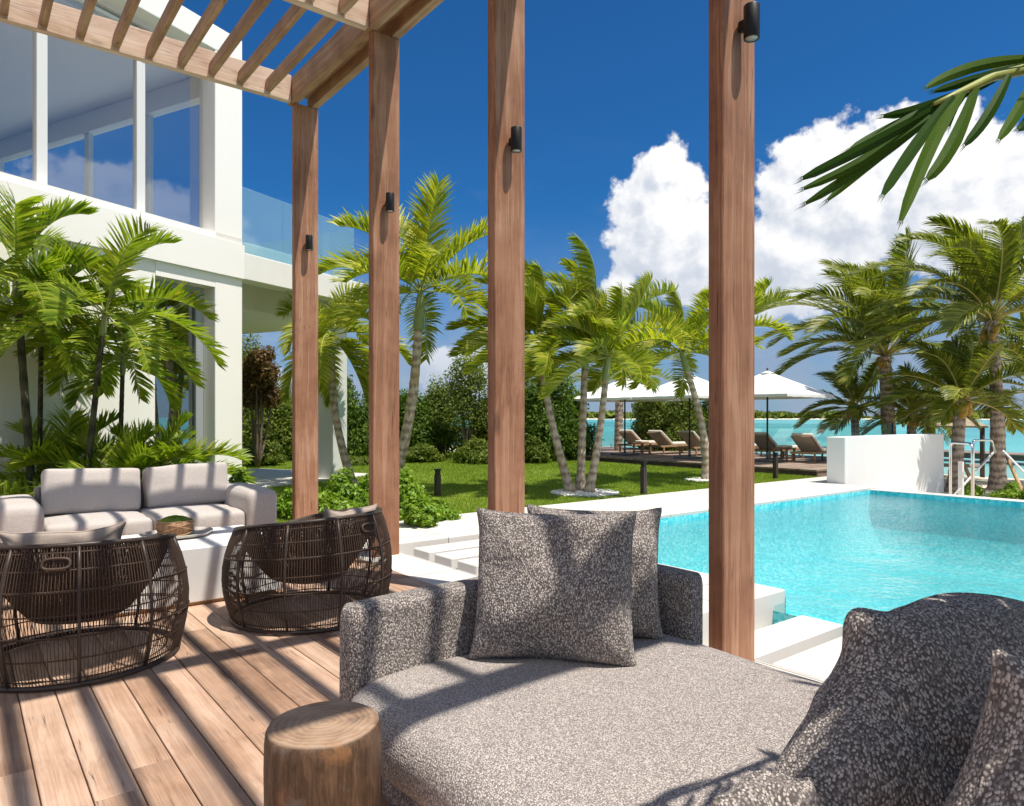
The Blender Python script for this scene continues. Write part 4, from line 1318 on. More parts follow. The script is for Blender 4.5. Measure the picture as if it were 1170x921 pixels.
b = MB(); b.bbox(-.045, .045, -.045, .045, -.9, .42, .006, Matrix.Translation(ground(1098, 15.5))); b.build('newel_post', M['white_alu'], hr)
hr = thing('handrail', 'polished steel stair rail with a bent end, in front of the tall coconut trunk', 'handrail', at(1112, 560, 15.6))
b = MB(); b.tube(U([at(1112, 569, 15.0), at(1112, 503, 15.0), at(1133, 503, 15.9), at(1137, 517, 16.3)]), .024, 10); b.build('loop', M['steel'], hr)
b = MB(); b.tube(U([at(1146, 515, 15.8), at(1186, 556, 14.8)]), .024, 8); b.build('sloping_rail', M['white_alu'], hr)

# ------------------------------------------------------------------ jetty and palapa
jt = thing('jetty', 'dark timber jetty over the shallow water behind the coconut trunks', 'jetty', ground(1120, 36, -.9))
A = ground(1050, 40, 0); B = ground(1260, 32, 0); dr = (B - A); L_ = dr.length; a_ = math.atan2(dr.y, dr.x)
T = Matrix.Translation(A) @ Matrix.Rotation(a_, 4, 'Z')
b = MB(); q = 0
while q < L_: b.box(q, q + .14, -1.2, 1.2, -.46, -.42, T); q += .155
b.build('deck_boards', M['deck_far'], jt)
b = MB()
for s in (-1.1, 0, 1.1): b.box(0, L_, s - .06, s + .06, -.72, -.465, T)
b.build('beam', M['deck_side'], jt)
q = .4
while q < L_:
    for s in (-1.15, 1.15):
        b = MB(); b.tube([T @ Vector((q, s, -2.4)), T @ Vector((q, s, -.44))], .11, 10); b.build('pile', M['dark_wood'], jt)
    q += 2.4
pc = ground(1094, 25.5, terrain_z(ground(1094, 25.5).x, ground(1094, 25.5).y))
pa = thing('palapa', 'small thatched beach hut behind the short coconut palm', 'beach hut', pc)
b = MB(); T = Matrix.Translation((pc.x, pc.y, 0)) @ Matrix.Rotation(R(20), 4, 'Z')
def hip(u, v):
    e = [(-1, -1), (1, -1), (1, 1), (-1, 1), (-1, -1)]
    k = min(3, int(u * 4)); f = u * 4 - k
    x_ = e[k][0] + (e[k + 1][0] - e[k][0]) * f; y_ = e[k][1] + (e[k + 1][1] - e[k][1]) * f
    r = .92 * (.05 + .95 * v)
    return T @ Vector((x_ * r, y_ * r, 1.50 - .40 * v + .03 * noise.noise(Vector((u * 40, v * 9, 0)))))
b.grid(hip, 64, 8, smooth=False); b.box(-.9, .9, -.9, .9, 1.04, 1.09, T); b.build('roof', M['thatch'], pa)
for sx in (-.75, .75):
    for sy in (-.75, .75):
        b = MB(); b.tube([T @ Vector((sx, sy, pc.z - .1)), T @ Vector((sx, sy, 1.06))], .05, 8); b.build('post', M['dark_wood'], pa)
b = MB(); b.bbox(-.7, .7, -.7, .7, pc.z + .35, pc.z + .40, .01, T); b.build('bench', M['deck_far'], pa)

# ------------------------------------------------------------------ vegetation builders
WIND = Vector((-math.sin(HEAD), math.cos(HEAD), 0.12)).normalized()
def frond(lf, rc, p0, az, el, L, droop, ll, lw, nl, rnd_, wind=.0, vee=.35, start=.14, rr=.014, hang=.6, fold=.25, curl=0.0):
    n = 12
    d = Vector((math.cos(az) * math.cos(el), math.sin(az) * math.cos(el), math.sin(el)))
    p = Vector(p0); pts = [p.copy()]; ds = [d.copy()]
    for i in range(n):
        t = (i + 1) / n
        d = d + Vector((0, 0, -droop / n * (.4 + 1.2 * t))) + WIND * (wind / n) * (.3 + t)
        d.normalize(); p = p + d * (L / n); pts.append(p.copy()); ds.append(d.copy())
    rc.tube(pts, [rr * (1 - .85 * i / n) for i in range(n + 1)], 5)
    side0 = Vector((-math.sin(az), math.cos(az), 0))
    tw = rnd_.uniform(-.35, .35)
    for k in range(nl):
        t = start + (1 - start) * (k + .3) / nl
        x = t * n; i = min(n - 1, int(x)); f = x - i
        b0 = pts[i].lerp(pts[i + 1], f); dd = ds[i].lerp(ds[i + 1], f).normalized()
        side = (side0 - dd * side0.dot(dd)).normalized(); up = side.cross(dd)
        if up.z < 0 and abs(el) < 1.5: up = -up
        side = (side * math.cos(tw) + up * math.sin(tw)); up = dd.cross(side); 
        if up.z < 0: up = -up
        prof = (math.sin(PI * (.12 + .80 * (t - start) / (1 - start))) ** .65)
        l = ll * prof * rnd_.uniform(.85, 1.1)
        ang = R(68 - 38 * t)
        for s in (-1, 1):
            v = (side * s * math.sin(ang) + dd * math.cos(ang) + up * vee * rnd_.uniform(.5, 1.4)).normalized()
            v = (v + Vector((rnd_.uniform(-.12, .12), rnd_.uniform(-.12, .12), rnd_.uniform(-.1, .1))) + WIND * wind * .35).normalized()
            q = b0.copy(); wv = (dd - v * dd.dot(v)).normalized()
            wv = (wv + up * fold * s).normalized() * lw * .5
            rows = [(q.copy(), .45)]
            for sgm in range(3):
                q = q + v * (l / 3); rows.append((q.copy(), (1.0, .75, .04)[sgm]))
                v = (v + Vector((0, 0, -hang * (.45 + .5 * sgm) * .55)) + WIND * wind * .22).normalized()
            vs = []
            for (r_, w_) in rows: vs += [r_ - wv * w_, r_ + wv * w_]
            lf.add(vs, [(0, 1, 3, 2), (2, 3, 5, 4), (4, 5, 7, 6)])
def crown(lf, rc, top, n, L, ll, lw, nl, seed, wind=.5, elmax=82, elmin=-15, droop=1.2, hang=.6, vee=.35, rr=.014, az0=0, bias=None, start=.14, fold=.25):
    rnd_ = random.Random(seed)
    for i in range(n):
        az = az0 + i * 2.39996 + rnd_.uniform(-.25, .25)
        f = (i + .5) / n
        el = R(elmax + (elmin - elmax) * f ** .85 + rnd_.uniform(-8, 8))
        l = L * rnd_.uniform(.85, 1.1) * (.8 + .25 * math.sin(PI * f))
        frond(lf, rc, top, az, el, l, droop * rnd_.uniform(.8, 1.25), ll, lw, nl, rnd_, wind, vee, start, rr, hang, fold)
def trunk_path(base, top, bend, n=14):
    base = Vector(base); top = Vector(top); out = []
    for i in range(n + 1):
        t = i / n; p = base.lerp(top, t)
        p += Vector(bend) * math.sin(PI * t)
        out.append(p)
    return out
def palm(name, label, cat, base, top, r0, r1, leafm, stemm, trunkm, grp, seed, shaft=.55, bend=(0, 0, 0), rings=.12, coconuts=0, flare=1.5, crn=None, skirt=0, **kw):
    root = thing(name, label, cat, base, grp)
    path = trunk_path(base, top, bend, 40)
    rad = []
    H = (Vector(top) - Vector(base)).length
    for i, p in enumerate(path):
        t = i / 40; s = t * H
        r = r0 + (r1 - r0) * t + (flare - 1) * r0 * math.exp(-s / .16)
        r *= 1 + .035 * math.sin(s * 2 * PI / rings)
        rad.append(r)
    b = MB(); b.tube(path, rad, 14); b.build('trunk', trunkm, root)
    d = (path[-1] - path[-3]).normalized(); tp = path[-1]
    if shaft:
        b = MB(); e = tp + d * shaft
        b.tube([tp - d * .03, tp + d * .03, tp + d * shaft * .35, tp + d * shaft * .8, e], [r1 * .95, r1 * 1.35, r1 * 1.2, r1 * .85, r1 * .5], 12); b.build('crownshaft', M['shaft'], root)
        tp = e - d * .08
    lf = MB(); rc = MB()
    crown(lf, rc, tp, seed=seed, **kw)
    b = lf.build('crown', leafm, root)
    b2 = rc.build('frond_stems', stemm, root)
    rn_ = random.Random(seed + 50)
    if coconuts:
        cb = MB()
        for k in range(coconuts):
            a = rn_.uniform(0, 6.28); q = tp + Vector((math.cos(a) * .2, math.sin(a) * .2, rn_.uniform(-.45, -.12)))
            rbox(cb, q, (.085, .085, .11), .084, 4)
        cb.build('coconuts', M['fruit'], root)
    if skirt:
        cb = MB()
        for k in range(skirt):
            a = rn_.uniform(0, 6.28); q = tp + Vector((math.cos(a) * .05, math.sin(a) * .05, rn_.uniform(-.3, .1)))
            e = q + Vector((math.cos(a) * rn_.uniform(.15, .4), math.sin(a) * rn_.uniform(.15, .4), rn_.uniform(-.5, .25)))
            cb.tube([q, q.lerp(e, .5) + Vector((0, 0, .06)), e], [.035, .022, .006], 5)
        cb.build('leaf_bases', M['husk'], root)
    return root

def leafcloud(mb, lumps, n, size, seed, up=.35, aspect=.5, shell=.45):
    rng = np.random.default_rng(seed)
    wts = np.array([l[3] * l[4] + l[4] * l[5] + l[3] * l[5] for l in lumps]); wts = wts / wts.sum()
    idx = rng.choice(len(lumps), n, p=wts)
    Lm = np.array(lumps)[idx]
    dirn = rng.normal(size=(n, 3)); dirn /= np.linalg.norm(dirn, axis=1)[:, None]
    r = shell + (1 - shell) * rng.random(n) ** .6
    # ragged outline
    r *= 1 + .22 * np.sin(dirn[:, 0] * 7 + Lm[:, 0] * 3) * np.cos(dirn[:, 2] * 6 + dirn[:, 1] * 5) + .10 * rng.normal(size=n)
    P_ = Lm[:, :3] + dirn * Lm[:, 3:6] * r[:, None]
    nrm = dirn + rng.normal(size=(n, 3)) * .75 + np.array([0, 0, up]); nrm /= np.linalg.norm(nrm, axis=1)[:, None]
    a = np.cross(nrm, rng.normal(size=(n, 3))); a /= np.linalg.norm(a, axis=1)[:, None]; b = np.cross(nrm, a)
    s = size * rng.uniform(.6, 1.3, n)[:, None]
    V = np.stack([P_ - a * s, P_ - b * s * aspect + nrm * s * .15, P_ + a * s, P_ + b * s * aspect + nrm * s * .15], 1).reshape(-1, 3)
    o = len(mb.v); mb.v.extend(map(tuple, V.tolist()))
    mb.f.extend([(o + 4 * i, o + 4 * i + 1, o + 4 * i + 2, o + 4 * i + 3) for i in range(n)]); mb.sm.extend([False] * n)

def bush(label, c, w, h, n, leaf, m, seed, lumps=7, cat='shrub', name='shrub', grp=None, trunk_h=0.0, depth=None, airy=False, stems=4, up=.35, stemm=None, aspect=.5):
    c = Vector(c); rn_ = random.Random(seed)
    root = thing(name, label, cat, c, grp)
    depth = depth or w
    ls = []; tb = MB()
    for k in range(lumps):
        t = (k + .5) / lumps
        zz = trunk_h + (h - trunk_h) * (.18 + .66 * t)
        spread = (1 - .55 * t) if not airy else (1 - .35 * abs(t - .3))
        a = rn_.uniform(0, 6.28); rr_ = rn_.uniform(.15, .62) * spread
        q = c + Vector((AWAY * math.sin(a) * depth + LEFT * math.cos(a) * w)) * rr_ * .8
        e = (.48 if not airy else .30) * spread
        sz = rn_.uniform(.75, 1.2)
        ls.append((q.x, q.y, c.z + zz, w * e * sz, w * e * sz, (h - trunk_h) * (.26 if not airy else .13) * sz))
        if k % max(1, lumps // max(1, stems)) == 0 or (airy and k % 4 == 0):
            tb.tube(trunk_path(c + Vector((rn_.uniform(-.1, .1) * w, rn_.uniform(-.1, .1) * w, -.05)) * 1.0 if trunk_h == 0 else c + Vector((0, 0, -.05)), (q.x, q.y, c.z + zz), (rn_.uniform(-.08, .08) * w, rn_.uniform(-.08, .08) * w, 0), 6),
                    [max(.012, .028 * h * .5) * (1 - .12 * i) for i in range(7)], 6)
    lf = MB(); leafcloud(lf, ls, n, leaf, seed, up=up, aspect=aspect, shell=.35 if airy else .5)
    lf.build('foliage', m, root); tb.build('stems' if trunk_h == 0 else 'trunk', stemm or M['branch'], root)
    return root

# ------------------------------------------------------------------ palms on the lawn
LP = dict(n=18, L=1.9, ll=.46, lw=.037, nl=66, elmax=84, elmin=-8, droop=1.15, hang=.42, vee=.55, rr=.018)
GP = 'smooth trunked palms on the lawn'
def P3(px, d, z): 
    q = ground(px, d); q.z = z; return q
palm('palm_tree', 'palm with a bent yellowish trunk between the two farthest timber posts', 'palm tree', P3(404, 13.9, 0), P3(379, 14.2, 2.7), .088, .06, M['palm_leaf'], M['rachis'], M['trunk'], GP, 5, shaft=.45, bend=LEFT * .12, wind=-.35, **dict(LP, L=1.75, elmin=-55, droop=1.9, n=14))
palm('palm_tree', 'tallest garden palm, pale trunk and upright fronds right of the second farthest post', 'palm tree', P3(447, 12.9, 0), P3(478, 12.7, 3.0), .105, .075, M['palm_leaf'], M['rachis'], M['trunk'], GP, 21, shaft=.75, bend=-LEFT * .10, wind=.1, **dict(LP, L=2.15, n=18, ll=.60))
palm('palm_tree', 'palm of the clump of three whose trunk leans left', 'palm tree', P3(652, 13.1, 0), P3(617, 13.2, 2.5), .085, .055, M['palm_leaf'], M['rachis'], M['trunk'], GP, 33, shaft=.45, bend=LEFT * .05, wind=.75, **dict(LP, L=1.8))
palm('palm_tree', 'middle palm of the clump of three with the upright trunk', 'palm tree', P3(663, 13.3, 0), P3(668, 13.5, 2.35), .085, .06, M['palm_leaf'], M['rachis'], M['trunk'], GP, 48, shaft=.55, bend=(0, 0, 0), wind=1.1, **dict(LP, L=2.25, n=15, elmin=-5))
palm('palm_tree', 'palm of the clump of three whose trunk leans right', 'palm tree', P3(673, 13.0, 0), P3(692, 12.9, 2.1), .08, .055, M['palm_leaf'], M['rachis'], M['trunk'], GP, 64, shaft=.5, bend=-LEFT * .03, wind=.8, **dict(LP, L=1.7, elmin=-8))
palm('palm_tree', 'leaning palm in front of the middle umbrella, left of the nearest timber post', 'palm tree', P3(808, 15.7, 0), P3(785, 15.6, 2.45), .10, .06, M['palm_leaf'], M['rachis'], M['trunk'], GP, 77, shaft=.5, bend=-LEFT * .10, wind=.55, **dict(LP, L=2.15, n=18))
palm('palm_tree', 'palm crown showing behind and right of the nearest timber post', 'palm tree', P3(846, 16.4, 0), P3(844, 16.3, 3.0), .09, .06, M['palm_leaf'], M['rachis'], M['trunk'], GP, 91, shaft=.5, wind=.5, **dict(LP, L=1.35, elmin=5, n=13))
palm('palm_tree', 'palm with a thick trunk standing behind the left umbrella', 'palm tree', P3(706, 26.5, -.4), P3(708, 26.5, 2.9), .17, .14, M['coco_leaf'], M['coco_rachis'], M['coco_trunk'], None, 107, shaft=0, wind=.6, **dict(LP, L=2.8, n=14, ll=.7, nl=40))
# pebble rings
def pebbles(c, r, n, label, seed, sx=1.0):
    b = MB(); rn_ = random.Random(seed)
    b.lathe([(.001, .012), (r * .96, .012), (r, -.01)], 30, (c.x, c.y, 0))
    for k in range(n):
        a = rn_.uniform(0, 6.28); q = r * math.sqrt(rn_.random()); s = rn_.uniform(.014, .032)
        rbox(b, (c.x + q * math.cos(a), c.y + q * math.sin(a), .012 + s * .3), (s, s * .8, s * .6), s * .55, 2)
    tag(b.build('pebbles', M['pebble'], at_base=(c.x, c.y, 0)), label, 'pebbles', kind='stuff')
pebbles(ground(668, 12.95), .62, 900, 'white pebble disc around the clump of three palms', 1)
pebbles(ground(803, 15.6), .38, 350, 'small white pebble disc at the foot of the leaning palm', 2)

# ------------------------------------------------------------------ coconut palms by the beach
CP = dict(n=32, L=4.0, ll=.90, lw=.046, nl=84, elmax=85, elmin=-12, droop=1.0, hang=.6, vee=.2, rr=.03, start=.18)
GC = 'coconut palms beside the beach'
def TZ(q): return Vector((q.x, q.y, terrain_z(q.x, q.y) - .03))
def coco(label, pxb, db, pxt, dt, z, r0, r1, seed, wind=.6, bend=(0, 0, 0), coconuts=5, **kw):
    a = dict(CP); a.update(kw)
    palm('coconut_palm', label, 'coconut palm', TZ(ground(pxb, db)), P3(pxt, dt, z), r0, r1, M['coco_leaf'], M['coco_rachis'], M['coco_trunk'], GC, seed, shaft=0, rings=.16, wind=wind, bend=bend, coconuts=coconuts, skirt=14, **a)
coco('big coconut palm with wind swept crown rising behind the white wall', 1018, 24, 1011, 24, 3.5, .25, .19, 201, wind=.65, L=4.6, n=32, ll=.95, elmin=18, droop=1.35)
coco('tallest coconut palm at the right with its grey ringed trunk on the sand', 1140, 18.6, 1133, 18.9, 4.0, .20, .125, 217, wind=.7, L=3.9, n=30, ll=.75, elmin=15, droop=1.3, bend=LEFT * -.06)
coco('short coconut palm with a mossy trunk between the steel rails and the tallest palm', 1090, 18.2, 1098, 18.4, 1.85, .17, .14, 229, wind=.5, L=2.05, coconuts=14, n=20, nl=60, elmin=0, ll=.6)
coco('low golden coconut palm at the left behind the white wall', 980, 25, 976, 25, 1.75, .16, .13, 241, wind=.7, L=2.1, ll=.6, coconuts=14, n=18, nl=50)
coco('low coconut palm in the gap between the two biggest ones', 1043, 24, 1041, 24, 1.55, .17, .14, 253, wind=.5, L=1.9, ll=.55, coconuts=10, n=16, nl=50)
coco('small coconut palm behind the white wall edge, left of the short mossy one', 1066, 27, 1066, 27, 1.5, .10, .09, 263, wind=.5, L=1.7, ll=.5, coconuts=5, n=14, nl=45)
coco('thin coconut palm at the right picture edge with a drooping frond', 1190, 21, 1186, 21, 2.2, .15, .11, 277, wind=.5, L=3.0, coconuts=3, n=16, nl=55)
for i, (a, b_) in enumerate((((1150, 520, 18.2), (1180, 590, 16.8)), ((1100, 528, 18.0), (1119, 569, 17.2)))):
    q0 = at(*a); q1 = at(*b_)
    b = MB(); b.tube([q0, q1], .045, 10)
    tag(b.build('timber_prop', M['prop'], at_base=q1), ['brown timber prop bracing the tallest coconut trunk from the right', 'brown timber prop bracing the short mossy coconut trunk'][i], 'prop', 'timber props bracing the coconut palms')

# ------------------------------------------------------------------ hedge and trees behind the lawn
GH = 'trees and tall shrubs of the hedge behind the lawn'
def hedge(px, d, top, wpx, n, kind, label, seed, **kw):
    c = ground(px, d, -.02); z = CAM_H + (477 - top) * d / FPX; w = wpx * d / FPX / 2
    cfg = {'dense': dict(m=M['hedge_leaf'], leaf=.062, lumps=20), 'olive': dict(m=M['hedge_leaf2'], leaf=.058, lumps=20), 'airy': dict(m=M['airy_leaf'], leaf=.055, lumps=34, airy=True, trunk_h=.5),
           'red': dict(m=M['red_leaf'], leaf=.05, lumps=22, airy=True, trunk_h=1.5), 'low': dict(m=M['hedge_leaf2'], leaf=.055, lumps=9)}[kind]
    cfg.update(kw)
    name = 'tree' if kind in ('airy', 'red') else 'shrub'
    bush(label, c, w * (1.9 if kind != 'low' else 1.5), z * 1.06, int(n * 2.4), seed=seed, cat=name, name='garden_tree' if name == 'tree' else 'tall_shrub', grp=GH, **cfg)
hedge(294, 19.5, 398, 46, 5200, 'red', 'tree with rusty brown leaves and a thin stem just right of the white house column', 1)
hedge(276, 24, 392, 62, 6000, 'olive', 'dark green tree behind the rusty leaved tree', 2)
hedge(318, 23, 452, 60, 5500, 'olive', 'sunlit shrub filling the gap left of the farthest timber post', 3)
hedge(352, 24, 440, 60, 5500, 'olive', 'green shrub seen on both sides of the farthest timber post', 4)
hedge(388, 25, 424, 50, 5200, 'dense', 'dark shrub behind the bent yellowish palm trunk', 5)
hedge(432, 25, 445, 60, 5500, 'dense', 'dark shrub behind the second farthest timber post', 6)
hedge(470, 24.5, 452, 52, 6000, 'dense', 'dark green shrub right behind the pale palm trunk', 7)
hedge(503, 25, 444, 56, 6500, 'olive', 'rounded shrub left of the airy tree', 8)
hedge(536, 23.5, 402, 60, 2600, 'airy', 'airy feathery tree standing left of the third timber post', 9)
hedge(562, 24, 458, 56, 6500, 'olive', 'green shrub partly behind the third timber post', 10)
hedge(598, 24, 440, 56, 6500, 'dense', 'dark shrub just right of the third timber post', 11)
hedge(628, 23, 420, 60, 7500, 'dense', 'tall dark shrub behind the left leaning palm', 12)
hedge(652, 23.5, 452, 46, 5500, 'dense', 'dark shrub ending the hedge before the glass fence', 13)
hedge(612, 21.5, 500, 34, 3200, 'low', 'small rounded shrub at the hedge foot behind the clump of palms', 14)
hedge(545, 21.8, 503, 60, 3000, 'low', 'low shrub row at the foot of the airy tree', 15)
hedge(480, 22, 507, 60, 3000, 'low', 'low shrub row at the hedge foot beside the pale palm trunk', 16)
hedge(380, 21, 512, 70, 3200, 'low', 'low shrub row behind the white balcony pillar', 17)
hedge(300, 20.5, 505, 60, 3000, 'low', 'low shrub row at the foot of the rusty leaved tree', 18)
hedge(745, 28, 446, 60, 6500, 'olive', 'leafy tree seen under the left and middle umbrellas', 19, leaf=.07)
hedge(782, 27, 452, 50, 5000, 'olive', 'leafy tree seen behind the leaning palm trunk', 20, leaf=.07)
hedge(815, 27.5, 455, 44, 4000, 'dense', 'dark tree mostly hidden by the nearest timber post', 21, leaf=.07)
# pale dry reeds behind the hedge
b = MB(); rn = random.Random(4)
for k in range(1500):
    q = ground(rn.uniform(325, 368), rn.uniform(26, 28), 0); h = rn.uniform(1.6, 3.4)
    u = LEFT * .012; tp = q + Vector((rn.uniform(-.25, .25), rn.uniform(-.25, .25), h))
    b.add([q - u, q + u, tp], [(0, 1, 2)])
tag(b.build('reeds', M['reed'], at_base=ground(345, 27)), 'pale dry reeds rising behind the hedge by the farthest post', 'reeds', kind='stuff')

# ------------------------------------------------------------------ bright low planting beside the terrace
GB = 'bright green low shrubs beside the terrace'
bl = [(478, 9.1, .50, .48, 'bright low shrub at the terrace edge right of the second farthest post, nearest'), (502, 9.6, .38, .36, 'small bright shrub at the right end of the terrace planting'), (466, 10.2, .55, .72, 'bright shrub behind the nearest one, right of the second farthest post'),
      (380, 9.4, .50, .50, 'bright low shrub between the two farthest posts, behind the rattan armchair'), (404, 10.0, .50, .55, 'bright low shrub in front of the bent palm trunk'), (425, 10.8, .55, .60, 'bright low shrub in front of the second farthest post foot'),
      (332, 9.9, .42, .48, 'bright low shrub between the sofa arm and the farthest post'), (392, 11.5, .55, .62, 'bright shrub at the foot of the white balcony pillar'), (440, 12.2, .5, .66, 'bright shrub at the foot of the tallest garden palm'),
      (352, 10.6, .5, .5, 'bright low shrub hidden behind the farthest timber post'), (273, 9.6, .32, .80, 'leafy broad leaved shrub right behind the sofa armrest')]
for i, (px, d, w, h, lb) in enumerate(bl):
    bush(lb, ground(px, d, -.03), w, h * .88, 2100, .038, M['bright_leaf'], 300 + i, lumps=9, name='low_shrub', grp=GB, stemm=M['dark_trunk'], up=.9, aspect=.55)
for i, (px, d, w, h, lb) in enumerate(((1112, 17.2, .5, .34, 'low green beach shrub beside the left prop'), (1150, 16.6, .6, .40, 'low green beach shrub at the foot of the tallest coconut palm'), (1182, 16.2, .6, .42, 'low green beach shrub at the right picture edge'))):
    q = TZ(ground(px, d)); bush(lb, q, w, h, 900, .05, M['bright_leaf'], 330 + i, lumps=7, name='low_shrub', grp='low green shrubs on the sand', up=.9)

# ------------------------------------------------------------------ courtyard palms by the villa wall
GA = 'slender courtyard palms against the villa wall'
AP = dict(n=14, L=1.4, ll=.38, lw=.036, nl=46, elmax=80, elmin=-25, droop=1.4, hang=.3, vee=.5, rr=.011, wind=0.0, start=.2, shaft=.35)
def court(label, pxb, db, pxt, dt, z, r0, seed, **kw):
    a = dict(AP); a.update(kw)
    palm('courtyard_palm', label, 'palm tree', P3(pxb, db, -.03), P3(pxt, dt, z), r0, r0 * .8, M['areca_leaf'], M['rachis'], M['dark_trunk'], GA, seed, rings=.1, flare=1.2, **a)
court('courtyard palm with a dark trunk at the left picture edge', 40, 8.6, 20, 8.7, 2.9, .05, 401, L=1.45, ll=.42, lw=.045)
court('courtyard palm with a thin trunk second from the left, in front of the wall', 44, 9.2, 47, 9.2, 2.35, .035, 411, L=1.35)
court('courtyard palm whose trunk leans right behind the left sofa cushion', 92, 8.7, 117, 8.9, 2.45, .04, 423, L=1.6, n=15)
court('short courtyard palm with arching fronds behind the sofa cushions gap', 130, 9.0, 132, 9.0, .45, .035, 433, L=1.25, n=15, elmin=5, droop=1.1, shaft=0)
court('short courtyard palm with dark fronds low between the two left trunks', 75, 9.3, 74, 9.3, .55, .03, 443, L=1.25, n=13, elmin=5, droop=1.1, shaft=0)
court('courtyard palm spreading low fronds towards the glass door', 168, 9.6, 170, 9.6, .35, .03, 453, L=1.35, n=13, elmin=10, droop=1.2, shaft=0)
court('courtyard palm with fronds reaching over the glass door', 135, 9.7, 140, 9.7, 2.0, .035, 463, L=1.1, n=10)
b = MB(); q = P3(40, 8.9, 3.3); b.tube([q, at(33, 252, 8.9), at(47, 228, 8.9)], [.012, .008, .002], 6)
tag(b.build('spear_leaf', M['dark_trunk'], at_base=q), 'single dark unopened palm spear rising against the white wall', 'palm spear')
b = MB(); rn = random.Random(8)
for k in range(420):
    q = ground(rn.uniform(-25, 60), rn.uniform(7.9, 8.8), 0); a = rn.uniform(0, 6.28); h = rn.uniform(.45, .85); o_ = rn.uniform(.1, .45)
    d_ = Vector((math.cos(a), math.sin(a), 0)); u = Vector((-d_.y, d_.x, 0)) * .012
    m1 = q + d_ * o_ * .4 + Vector((0, 0, h * .8)); m2 = q + d_ * o_ + Vector((0, 0, h * .75))
    b.add([q - u, q + u, m1 + u, m1 - u, m2], [(0, 1, 2, 3), (3, 2, 4)])
tag(b.build('strap_leaf_plants', M['areca_leaf'], at_base=ground(20, 8.4)), 'strappy green border plants beside the left sofa armrest', 'border plants', kind='stuff')

# ------------------------------------------------------------------ near palm at the right: its frond hangs into the view
np_ = thing('foreground_palm', 'dark palm frond with broad torn leaflets hanging in from the right picture edge', 'palm tree', (2.95, -1.0, 0))
b = MB(); b.tube(trunk_path((2.95, -1.0, 0), (2.75, -.85, 2.05), (0.05, 0, 0), 20), [.11 - .002 * i for i in range(21)], 14); b.build('trunk', M['trunk'], np_)
lf = MB(); rc = MB()
def C(x, y, d): return at(900 + x * .239, 40 + y * .239, d * .68)
stem = [Vector((2.75, -.85, 2.05)), Vector((2.6, -.45, 2.3)), C(1500, 60, 2.45), C(1200, 150, 2.3), C(980, 200, 2.2), C(800, 285, 2.12), C(700, 330, 2.08)]
rc.tube(stem, [.03, .025, .018, .013, .010, .007, .004], 6)
leaves = [((1180, 110, 2.25), (900, 150, 2.15), (665, 250, 2.05), 60), ((1100, 150, 2.28), (760, 310, 2.15), (455, 388, 2.02), 55), ((830, 280, 2.12), (520, 430, 2.05), (300, 545, 2.0), 50),
          ((800, 300, 2.12), (400, 520, 2.0), (70, 685, 1.9), 60), ((780, 320, 2.1), (430, 560, 2.03), (75, 735, 1.95), 50), ((760, 330, 2.1), (420, 590, 2.05), (85, 805, 2.0), 56), ((740, 350, 2.1), (450, 570, 2.1), (190, 790, 2.08), 48),
          ((790, 290, 2.1), (610, 530, 2.0), (455, 765, 1.92), 58), ((840, 270, 2.12), (700, 500, 2.0), (540, 890, 1.88), 62), ((900, 250, 2.15), (790, 520, 2.05), (665, 690, 2.0), 66), ((1060, 190, 2.2), (960, 380, 2.1), (845, 525, 2.03), 58),
          ((1200, 170, 2.28), (1120, 330, 2.2), (1010, 500, 2.12), 60), ((1250, 160, 2.3), (1180, 360, 2.2), (1100, 455, 2.15), 60), ((1150, 130, 2.3), (880, 240, 2.2), (770, 440, 2.1), 56), ((1190, 140, 2.3), (940, 200, 2.2), (700, 270, 2.12), 50),
          ((1400, 100, 2.4), (1360, 330, 2.3), (1300, 560, 2.2), 60), ((1420, 90, 2.4), (1250, 40, 2.3), (1140, 60, 2.2), 50)]
rn = random.Random(3)
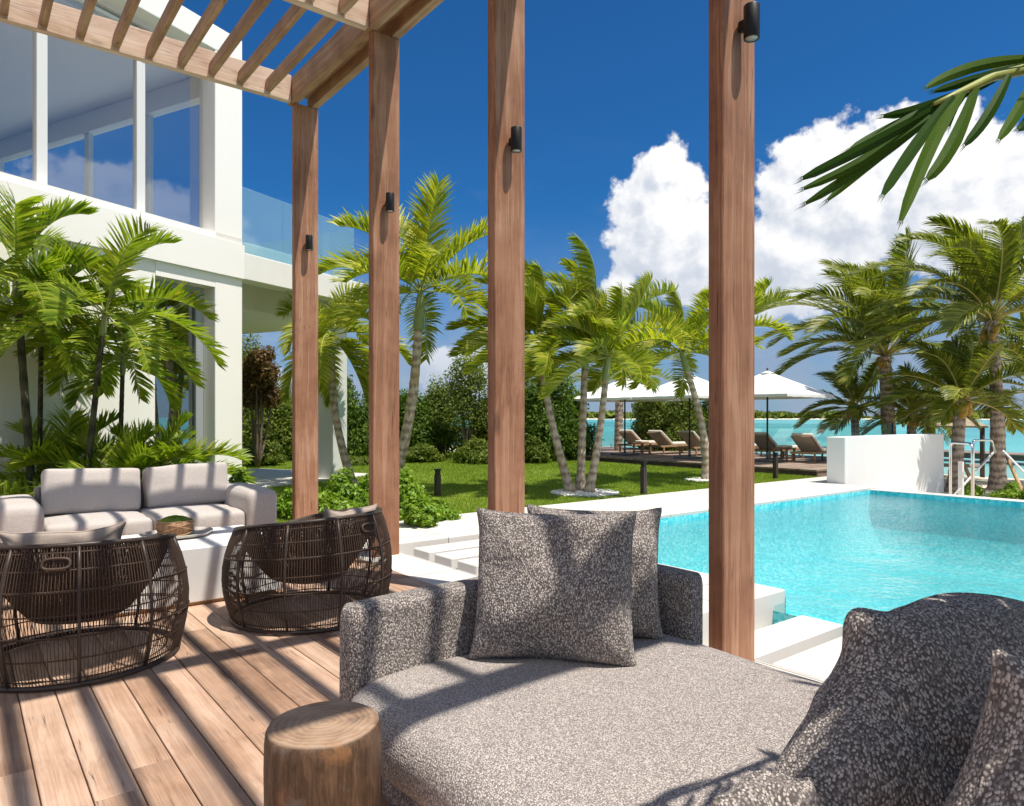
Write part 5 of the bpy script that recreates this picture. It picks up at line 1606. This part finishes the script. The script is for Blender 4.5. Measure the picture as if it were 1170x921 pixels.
for (a, m_, e, w_) in leaves:
    A_, B_, E2 = C(*a), C(*m_), C(*e)
    B2c = B_ * 2 - (A_ + E2) / 2
    view = (B_ - Vector((0, 0, CAM_H))).normalized()
    n = 9; W_ = w_ * .239 * 2.1 * .68 / FPX * .33
    tl = rn.uniform(-.5, .5)
    L3 = []; C3 = []; R3 = []
    for i in range(n + 1):
        t = i / n
        p = A_ * (1 - t) ** 2 + B2c * 2 * t * (1 - t) + E2 * t * t
        dd = ((B2c - A_) * (1 - t) + (E2 - B2c) * t).normalized()
        wv = dd.cross(view).normalized(); nn = wv.cross(dd)
        wv = wv * math.cos(tl) + nn * math.sin(tl)
        ww = W_ * (.55 + .9 * math.sin(PI * min(1, t * .8 + .1))) * (1 if t < .95 else .55)
        L3.append(p - wv * ww + nn * ww * .22); C3.append(p - nn * ww * .2); R3.append(p + wv * ww * rn.uniform(.95, 1.05) + nn * ww * .22)
    vs = L3 + C3 + R3; N1 = n + 1
    lf.add(vs, [(i, i + 1, N1 + i + 1, N1 + i) for i in range(n)] + [(N1 + i, N1 + i + 1, 2 * N1 + i + 1, 2 * N1 + i) for i in range(n)], False)
    # torn tip
    dd = (C3[-1] - C3[-2]).normalized()
    for k in range(4):
        f = k / 3; q = L3[-1].lerp(R3[-1], f); u = (R3[-1] - L3[-1]) * .14
        lf.add([q - u, q + u, q + dd * rn.uniform(.008, .03) + u * rn.uniform(-.5, .5)], [(0, 1, 2)])
rnd2 = random.Random(15)
for i, (az, el, L2) in enumerate(((-2.0, 35, 1.9), (-.6, 40, 2.0), (.5, 38, 2.0), (-1.3, 70, 1.8), (1.2, 60, 1.9), (-2.7, -5, 1.6), (-1.0, 5, 1.8), (.2, 0, 1.8), (2.5, 28, 1.45), (2.15, 35, 1.5), (2.35, 60, 1.5), (1.8, 30, 1.3), (2.62, 8, 1.5), (2.9, 18, 1.5), (2.35, 8, 1.3), (2.7, 45, 1.4))):
    frond(lf, rc, (2.75, -.85, 2.05), az, R(el), L2, 1.2, .55, .055, 30, rnd2, wind=.1, vee=.3, rr=.014)
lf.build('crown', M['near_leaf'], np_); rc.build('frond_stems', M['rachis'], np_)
